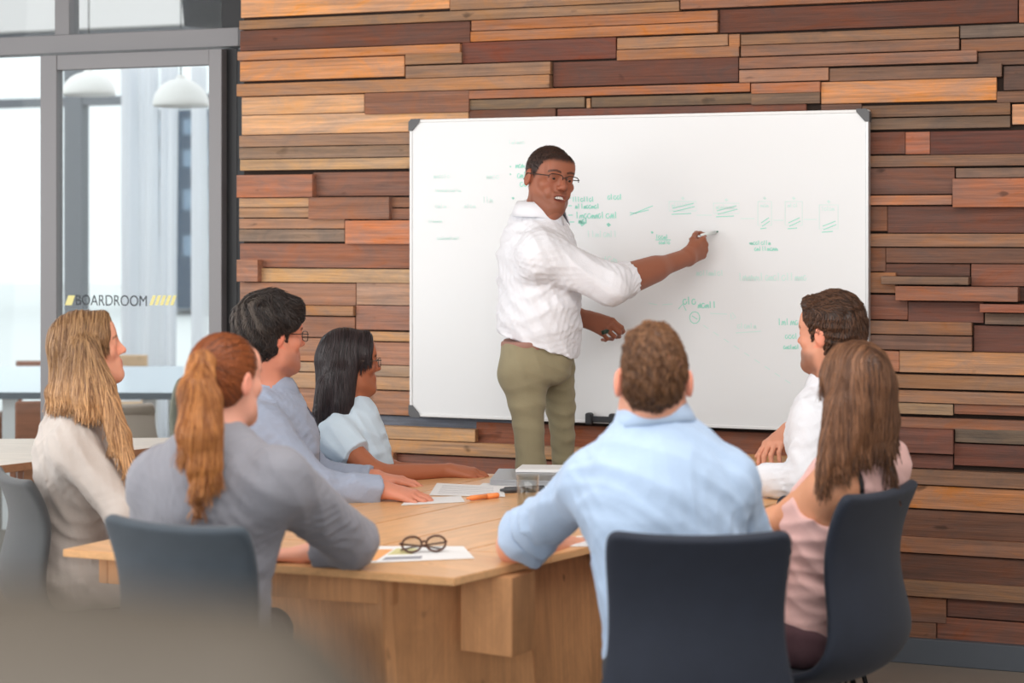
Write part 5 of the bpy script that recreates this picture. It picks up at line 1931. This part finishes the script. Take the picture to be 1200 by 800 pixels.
# ---- 7 the man in the white shirt at the right
def white_shirt_man():
    J = dict(N=P(980, 458, 6.00), PV=P(982, 640, 5.98), SL=P(960, 494, 5.86), SR=P(985, 484, 6.20),
             EL=P(948, 566, 5.80), WL=P(890, 561, 5.92), ER=P(968, 545, 6.28), WR=P(926, 504, 6.22))
    fig = Figure(J, (-0.93, 0.36), 1.05)
    H = Head(P(973, 392, 5.97), (-0.74, 0.67, 0.02), 0.238)
    C = Clay()
    H.sculpt(C)
    neck(C, H, fig, 0.058)
    fig.torso(C, -0.006, hip=0.11, depth=0.58)
    for s in 'LR':
        fig.arm(C, s)
    hand(C, J['WR'], P(905, 520, 6.16) - J['WR'], (-0.6, -0.5, 0.6), (-0.2, 1, 0.2), curls=((0.5, 0.5, 0.3), (0.6, 0.5, 0.3), (0.6, 0.6, 0.3), (0.6, 0.6, 0.3)), size=1.08, spread=0.06)
    hand(C, J['WL'], (-0.95, 0.2, -0.02), (0, 0, 1), (0, 1, 0), curl=(0.2, 0.3, 0.2))
    C.grid(0.0042)
    base = (J['PV'][0], J['PV'][1], 0)
    o = person_root('person', C, lambda V: skin_cols(V, H, (216, 152, 124), ruddy=0.5, stubble=0.6, brow=(44, 30, 24)), base, 'bearded brown haired man in white shirt at the right end of the table')
    eyes(H, o)
    hc = short_hair(H, front=0.056, nape=-0.085, vox=0.0036, top=0.024, side=0.008, back=0.012, quiff=0.024, noise=wrinkle(131, 0.004, 60))

    def fl(L):
        f = flow_crown(L)
        top = ss(L[:, 2], 0.05, 0.09)
        b = np.zeros_like(L); b[:, 1] = -1.0; b[:, 0] = 0.3
        return f * (1 - top[:, None]) + b * top[:, None]
    strands(hc, H, 4200, 0.045, fl, 0.0012, (46, 30, 22), (112, 76, 54), o, steps=6, lift=0.006, jitter=0.25, seed=19, base_dark=0.85)
    M = cloth('crisp_white_cotton', (230, 232, 238), 0.03)
    S = Clay()
    fig.torso(S, 0.020, depth=0.74)
    fig.arm(S, 'L', 0.020, fore=False); fig.arm(S, 'R', 0.018, fore=False)
    sleeve(S, fig, 'L', 0.95, 0.020, flare=0.006); sleeve(S, fig, 'R', 0.8, 0.018)
    S.cone(J['N'] - fig.R[2] * 0.06, J['N'] + fig.R[2] * 0.006, 0.105, 0.078, 0.04)
    w1, w2 = wrinkle(141, 0.004, 24, (0.5, 0.2, 0.8)), wrinkle(54, 0.0025, 50)
    S.grid(0.006, lambda p: w1(p) + w2(p), cut=[((0, 0, 0.462), (0, 0, -1))])
    sh = mk('shirt', S, M, o)
    collar(o, J['N'] + fig.R[2] * 0.030, fig.R[2], fig.R[1], 0.074, 0.042, M).parent = sh
    k1 = J['PV'] + np.array([-0.40, 0.02, -0.06]); k2 = J['PV'] + np.array([-0.38, 0.2, -0.06])
    seated_legs(fig, o, M_dark_tr, (k1, k2), ((k1[0], k1[1]), (k2[0], k2[1])), M_shoe)
    return o


# ---- 8 the woman in the pink top
def pink_woman():
    J = dict(N=P(1008, 530, 4.90), PV=P(952, 758, 4.96), SL=P(978, 568, 4.80), SR=P(1040, 538, 5.02),
             EL=P(908, 612, 4.98), WL=P(850, 610, 5.24), ER=P(1010, 612, 5.2), WR=P(930, 604, 5.35))
    fig = Figure(J, (-0.80, 0.60), 0.90, True)
    H = Head(P(1002, 453, 4.86), (-0.34, 0.94, 0.0), 0.224, female=True)
    C = Clay()
    H.sculpt(C)
    neck(C, H, fig, 0.047)
    fig.torso(C, -0.004, waist=0.115, hip=0.10)
    for s in 'LR':
        fig.arm(C, s, fat=0.95)
    hand(C, J['WR'], (-0.9, 0.3, -0.02), (0, 0, 1), (0, 1, 0), curl=(0.2, 0.3, 0.2), size=0.9)
    hand(C, J['WL'], (-0.8, 0.6, -0.02), (0, 0, 1), (0, 1, 0), curl=(0.2, 0.3, 0.2), size=0.9)
    C.grid(0.0042)
    base = (J['PV'][0], J['PV'][1], 0)
    o = person_root('person', C, lambda V: skin_cols(V, H, (222, 158, 122), ruddy=0.3), base, 'woman with long brown hair in sleeveless pink top seen from behind at the right')
    eyes(H, o)
    ex = [(P(988, 478, 4.78), P(964, 556, 4.73), 0.048, 0.018), (P(1006, 480, 4.78), P(986, 540, 4.74), 0.05, 0.024), (P(1018, 480, 4.80), P(1012, 524, 4.77), 0.045, 0.02), (P(1026, 505, 4.84), P(1050, 562, 4.80), 0.018, 0.006)]
    hc = long_hair(H, ex, low=-0.09, back_low=-0.12, noise=wrinkle(151, 0.0012, 60, (1, 0.6, 0), 0.05))

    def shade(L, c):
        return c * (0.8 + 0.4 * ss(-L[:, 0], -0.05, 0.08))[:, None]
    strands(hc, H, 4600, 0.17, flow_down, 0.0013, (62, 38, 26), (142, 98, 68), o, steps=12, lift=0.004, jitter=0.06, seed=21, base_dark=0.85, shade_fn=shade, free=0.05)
    M = cloth('pink_crepe', (230, 186, 180), 0.03)
    S = Clay()
    # a sleeveless top: the arm holes are cut at the shoulders
    fig.torso(S, 0.010, waist=0.125, depth=0.74, hip=0.145)
    R = fig.R
    for s, sg in (('L', -1),):
        Sj = J['S' + s]
        S.ell(Sj + R[0] * 0.02 * sg - R[2] * 0.005, np.array([0.055, 0.12, 0.095]), R, 0.012, 's')
    w1 = wrinkle(161, 0.004, 24, (0.4, 0.2, 0.8))
    S.grid(0.0055, w1, cut=[((0, 0, 0.462), (0, 0, -1))])
    mk('top', S, M, o)
    # dark strap across the left shoulder
    pts = []
    for q in np.linspace(-1.2, 1.6, 14):
        d = nrm(R[0] * -0.0 + R[2] * math.cos(q) - R[1] * math.sin(q))
        p0 = J['SL'] + R[0] * 0.022 + d * 0.12
        for _ in range(30):
            dd, g = C.sample(p0[None])
            p0 = p0 - d * float(np.clip(dd[0], -0.02, 0.02)) * 0.8
        pts.append(p0 + d * 0.002 - np.array(base))
    bm_obj('strap', tube_bm(pts, 0.007, 6), mat('black_strap', (26, 24, 28), 0.6), o, True)
    k1 = J['PV'] + np.array([-0.36, 0.16, -0.02]); k2 = J['PV'] + np.array([-0.26, 0.34, -0.02])
    seated_legs(fig, o, cloth('plum_trousers', (92, 66, 72)), (k1, k2), ((k1[0], k1[1]), (k2[0], k2[1])), M_shoe)
    return o


presenter(); blue_man(); ponytail_woman(); blonde_woman(); dark_man(); black_haired_woman(); white_shirt_man(); pink_woman()


# ------------------------------------------------------------------ chairs in place
bc = P(826, 620, 4.05)
shell_chair('shell_chair', bc[0] - 0.015, bc[1] + 0.26, (-0.02, 1.0), 'dark navy upholstered chair under the man in the light blue shirt', M_navy, M_rod, 0.92, GC)
pc = P(212, 616, 4.18)
shell_chair('shell_chair', pc[0] + 0.10, pc[1] + 0.22, (0.48, 0.88), 'slate grey chair under the woman with the ponytail', M_navy2, M_rod, 0.925, GC)
shell_chair('shell_chair', 0.945 - 0.20, 4.76 + 0.155, (-0.79, 0.61), 'dark navy chair under the woman in the pink top, black wire legs showing', M_navy, M_rod, 0.92, GC)
shell_chair('shell_chair', -1.25, 5.62, (0.87, 0.48), 'charcoal chair at the left edge behind the blonde woman', M_char, M_rod, 0.86, GC)
shell_chair('shell_chair', -0.77, 6.08, (0.94, 0.3), 'chair under the dark haired man in the grey-blue shirt', M_navy, M_rod, 0.80, GC)
shell_chair('shell_chair', -0.59, 6.56, (0.94, 0.3), 'chair under the woman in the pale blue T-shirt', M_navy, M_rod, 0.80, GC)
shell_chair('shell_chair', 0.91, 6.0, (-0.25, 0.97), 'chair under the bearded man in the white shirt', M_navy, M_rod, 0.76, GC, 0.8)
fc = P(190, 440, 8.75)
shell_chair('shell_chair', fc[0] + 0.02, fc[1], (-0.85, 0.5), 'grey-green shell chair behind the glass beside the far table', M_olive, mat('white_rod', (220, 220, 220), 0.4), 0.905)
fc = P(150, 440, 9.3)
shell_chair('shell_chair', fc[0], fc[1], (0.1, 1.0), 'taupe shell chair behind the glass, pushed under the far table', mat('taupe_shell', (168, 152, 140), 0.6), mat('white_rod', (220, 220, 220), 0.4), 0.74)

# made-up tall chair standing in for an unidentified blurred shape near the camera
M_taupe = mat('taupe_leather', (112, 103, 92), 0.6, vary=0.1, vscale=12)
xc = empty('stand_in_chair', (-0.265, 0.70, 0), 0.06)
Cc = Clay()
Cc.cone((-0.17, -0.02, 1.352), (0.17, -0.02, 1.352), 0.055, 0.055, 0.05, 'u', np.eye(3), np.array([1, 0.7, 1.6]))
Cc.cone((-0.20, 0.0, 0.55), (-0.17, -0.02, 1.32), 0.05, 0.05, 0.05, 'u', np.eye(3), np.array([1, 0.8, 1]))
Cc.cone((0.20, 0.0, 0.55), (0.17, -0.02, 1.32), 0.05, 0.05, 0.05, 'u', np.eye(3), np.array([1, 0.8, 1]))
Cc.cone((0, 0.0, 0.55), (0, -0.01, 1.22), 0.2, 0.16, 0.05, 'u', np.eye(3), np.array([1, 0.25, 1]))
Cc.grid(0.012)
mk('backrest', Cc, M_taupe, None).parent = xc
Cs = Clay()
Cs.cone((-0.16, 0.2, 0.48), (0.16, 0.2, 0.48), 0.16, 0.16, 0.05, 'u', np.eye(3), np.array([1, 1.3, 0.35]))
Cs.grid(0.012)
mk('seat', Cs, M_taupe, None).parent = xc
bm_obj('column', tube_bm([(0, 0.2, 0.08), (0, 0.2, 0.45)], 0.03, 14), M_rod, xc, True)
for i in range(5):
    q = i * 2 * math.pi / 5
    bm_obj('base_arm', tube_bm([(0, 0.2, 0.1), (0.3 * math.cos(q), 0.2 + 0.3 * math.sin(q), 0.05)], [0.025, 0.015], 8), M_rod, xc, True)
    bm_obj('castor', lathe_bm([(0, -0.025), (0.02, -0.025), (0.027, 0), (0.02, 0.025), (0, 0.025)], 12, None, (0.3 * math.cos(q), 0.2 + 0.3 * math.sin(q), 0.028)), M_rod, xc, True)
tag(xc, 'taupe high backed chair standing in for an unidentified blurred foreground shape at lower left', 'chair')

# ------------------------------------------------------------------ things on the table
M_paper = mat('paper', (238, 238, 238), 0.8)
M_print = mat('print_grey', (170, 172, 176), 0.8)


def table_xy(x, y, z=tz):
    Y = (CAMZ - z) * F / (y - HOR)
    return np.array([(x - 600) / F * Y, Y])


def sheet(name, corners, label, z=tz + 0.0012, th=0.0008, m=None, marks=(), cat='paper', group='papers on the boardroom table'):
    pts = [table_xy(x, y, z) for x, y in corners]
    c = np.mean(pts, axis=0)
    o = bm_obj(name, prism_bm([(p[0] - c[0], p[1] - c[1]) for p in pts], 0, th), m or M_paper)
    o.location = (c[0], c[1], z)
    for (u0, v0, u1, v1, col) in marks:
        q = []
        for (u, v) in ((u0, v0), (u1, v0), (u1, v1), (u0, v1)):
            a = pts[0] + (pts[1] - pts[0]) * u
            b = pts[3] + (pts[2] - pts[3]) * u
            q.append(a + (b - a) * v)
        bm_obj('printed_block', prism_bm([(p[0] - c[0], p[1] - c[1]) for p in q], th, th + 0.0003), mat('print_%d_%d_%d' % col, col, 0.8), o)
    tag(o, label, cat, group)
    return o


lines = [(0.1, 0.15 + i * 0.13, 0.85, 0.17 + i * 0.13, (176, 178, 184)) for i in range(6)]
sheet('paper_sheet', [(395, 661), (556, 654), (543, 640), (440, 640)], 'printed sheet with orange block under the folded eyeglasses', tz + 0.0012, marks=[(0.02, 0.1, 0.26, 0.8, (236, 170, 110)), (0.28, 0.45, 0.5, 0.85, (214, 206, 150)), (0.3, 0.12, 0.6, 0.3, (150, 150, 158))])
sheet('paper_sheet', [(503, 580), (592, 582), (590, 570), (512, 566)], 'sheet with rows of notes between the two resting hands', tz + 0.0014, marks=lines)
sheet('paper_sheet', [(470, 592), (545, 588), (540, 581), (478, 584)], 'blank white slip under the fingers of the man in grey-blue', tz + 0.001)
sheet('paper_sheet', [(556, 573), (672, 578), (690, 570), (566, 566)], 'white sheet beneath the grey laptop behind the water glass', tz + 0.0012)
sheet('paper_sheet', [(668, 640), (702, 640), (705, 628), (676, 628)], 'sheet half hidden by the arm of the man in light blue', tz + 0.0012, marks=lines)
sheet('paper_sheet', [(866, 578), (916, 580), (922, 572), (876, 570)], 'sheet in front of the bearded man in the white shirt', tz + 0.0012, marks=lines)
# stack of white sheets on the laptop and the laptop itself
M_alu = mat('aluminium', (178, 180, 184), 0.35, 0.7)
lp = [table_xy(574, 569), table_xy(652, 571), table_xy(662, 557), table_xy(584, 556)]
lc = np.mean(lp, axis=0)
lap = empty('laptop', (lc[0], lc[1], tz + 0.0025))
bm_obj('base', prism_bm([(p[0] - lc[0], p[1] - lc[1]) for p in lp], 0, 0.012, None, 0.002), M_alu, lap)
bm_obj('lid', prism_bm([(p[0] - lc[0], p[1] - lc[1]) for p in lp], 0.0125, 0.019, None, 0.002), M_alu, lap)
tag(lap, 'closed silver laptop at the far end of the table', 'laptop')
st = [table_xy(604, 561), table_xy(688, 562), table_xy(694, 556), table_xy(612, 555)]
sc_ = np.mean(st, axis=0)
nb = bm_obj('notepad', prism_bm([(p[0] - sc_[0], p[1] - sc_[1]) for p in st], 0, 0.010, None, 0.001), M_paper)
nb.location = (sc_[0], sc_[1], tz + 0.0225)
tag(nb, 'white notepad lying across the silver laptop', 'notepad')

# pens
def pen(x0, y0, x1, y1, r, color, label, name='highlighter_pen', cat='pen', cap=None):
    a, b = table_xy(x0, y0), table_xy(x1, y1)
    d = b - a; L = np.linalg.norm(d); d = d / L
    o = empty(name, (a[0], a[1], tz + r + 0.0006), math.atan2(d[1], d[0]))
    prof = [(0, 0), (r * 0.4, 0), (r * 0.55, 0.012), (r, 0.016), (r, L * 0.62)]
    for nm, pf, c in (('barrel', prof + [(0, L * 0.62)], color), ('cap', [(0, L * 0.62), (r * 1.06, L * 0.62), (r * 1.06, L - 0.004), (r * 0.85, L), (0, L)], cap or color)):
        bm = lathe_bm(pf, 14)
        bmesh.ops.rotate(bm, verts=bm.verts, cent=(0, 0, 0), matrix=Matrix.Rotation(math.pi / 2, 3, 'Y'))
        bm_obj(nm, bm, mat('pen_%d_%d_%d' % c, c, 0.4), o, True)
    tag(o, label, cat)
    return o


pen(547, 587, 584, 583, 0.008, (250, 150, 84), 'orange highlighter pen lying in front of the notes')
pen(586, 578, 638, 576, 0.010, (66, 68, 72), 'dark grey pen behind the glass of water', 'marker_pen')

# glass of water
gp = table_xy(618.5, 602)
gw = empty('water_glass', (gp[0], gp[1], tz + 0.0005))
M_clear = glass_mat('drinking_glass', (0.93, 0.95, 0.95), 0.9)
M_water = glass_mat('water', (0.88, 0.9, 0.9), 0.7)
rg = 13.5 / F * gp[1]
hg = (604 - 558) / F * gp[1] * 0.98
bm_obj('tumbler', lathe_bm([(0, 0), (rg * 0.9, 0), (rg, hg), (rg - 0.0025, hg), (rg * 0.9 - 0.003, 0.012), (0, 0.012)], 32), M_clear, gw, True)
bm_obj('water_fill', lathe_bm([(0, 0.0125), (rg * 0.9 - 0.0035, 0.0125), (rg * 0.96 - 0.0035, hg * 0.62), (0, hg * 0.62)], 32), M_water, gw, True)
tag(gw, 'clear tumbler of water standing in the middle of the table', 'glass')

# folded eyeglasses
ep = table_xy(496, 648)
eg = empty('eyeglasses', (ep[0], ep[1], tz + 0.004), 0.25)
M_tort = mat('tortoise_frame', (84, 48, 32), 0.3)
for s in (-1, 1):
    pts = []
    for i in range(25):
        q = i / 24 * 2 * math.pi
        pts.append((s * 0.032 + 0.026 * math.cos(q), -0.012 + 0.004 * abs(math.cos(q)), 0.022 + 0.020 * math.sin(q)))
    bm_obj('rim', tube_bm(pts, 0.003, 8, cap=False), M_tort, eg, True)
    bm = lathe_bm([(0, -0.0006), (0.024, -0.0006), (0.024, 0.0006), (0, 0.0006)], 20)
    bmesh.ops.rotate(bm, verts=bm.verts, cent=(0, 0, 0), matrix=Matrix.Rotation(math.pi / 2, 3, 'X'))
    bmesh.ops.translate(bm, verts=bm.verts, vec=(s * 0.032, -0.010, 0.022))
    bm_obj('lens', bm, M_clear, eg)
    bm_obj('temple', tube_bm([(s * 0.06, -0.008, 0.026), (s * 0.062, 0.004, 0.022), (-s * 0.02, 0.016 + 0.006 * s, 0.010), (-s * 0.055, 0.020 + 0.006 * s, 0.002)], 0.0026, 8), M_tort, eg, True)
bm_obj('bridge', tube_bm([(-0.008, -0.012, 0.026), (0, -0.013, 0.03), (0.008, -0.012, 0.026)], 0.003, 8), M_tort, eg, True)
tag(eg, 'tortoiseshell eyeglasses lying folded on the printed sheet', 'eyeglasses')

# tablet standing beyond the man in blue
tp_ = P(752, 511, 5.5)
tab = empty('tablet', (tp_[0], tp_[1], tz + 0.001), -0.25)
hT = tp_[2] - tz
tilt = Matrix.Rotation(-0.2, 4, 'X')
bm = box_bm(0.15, 0.008, hT, 0.003, None, (0, 0, hT / 2))
bmesh.ops.transform(bm, matrix=tilt, verts=bm.verts)
bm_obj('case', bm, mat('tablet_white', (226, 226, 228), 0.4), tab)
bm = box_bm(0.142, 0.002, hT - 0.01, 0, None, (0, -0.0048, hT / 2))
bmesh.ops.transform(bm, matrix=tilt, verts=bm.verts)
bm_obj('screen', bm, mat('tablet_screen', (44, 20, 24), 0.25), tab)
bm = box_bm(0.05, 0.006, hT * 0.8, 0.002, None, (0, 0.05, hT * 0.38), Matrix.Rotation(0.35, 4, 'X'))
bm_obj('kickstand', bm, mat('tablet_white', (226, 226, 228), 0.4), tab)
tag(tab, 'dark screened tablet propped up beyond the neck of the man in blue', 'tablet')

# markers held by the presenter
def held(a, b, r, color, tipc, label):
    a, b = np.array(a), np.array(b)
    o = empty('marker_pen', a)
    d = b - a
    bm_obj('barrel', tube_bm([(0, 0, 0), d * 0.8], r, 12), mat('pen_%d_%d_%d' % color, color, 0.4), o, True)
    bm_obj('tip', tube_bm([d * 0.8, d], [r * 0.6, r * 0.25], 10), mat('pen_%d_%d_%d' % tipc, tipc, 0.5), o, True)
    tag(o, label, 'pen')


held(P(822, 276, 6.98), P(842, 271, 7.08), 0.007, (232, 236, 234), (40, 120, 90), 'white marker pen with green end in the writing hand')
held(P(705, 390, 6.99), P(714, 387, 6.99), 0.008, (40, 60, 48), (40, 60, 48), 'dark green pen cap in the lowered hand of the standing man')
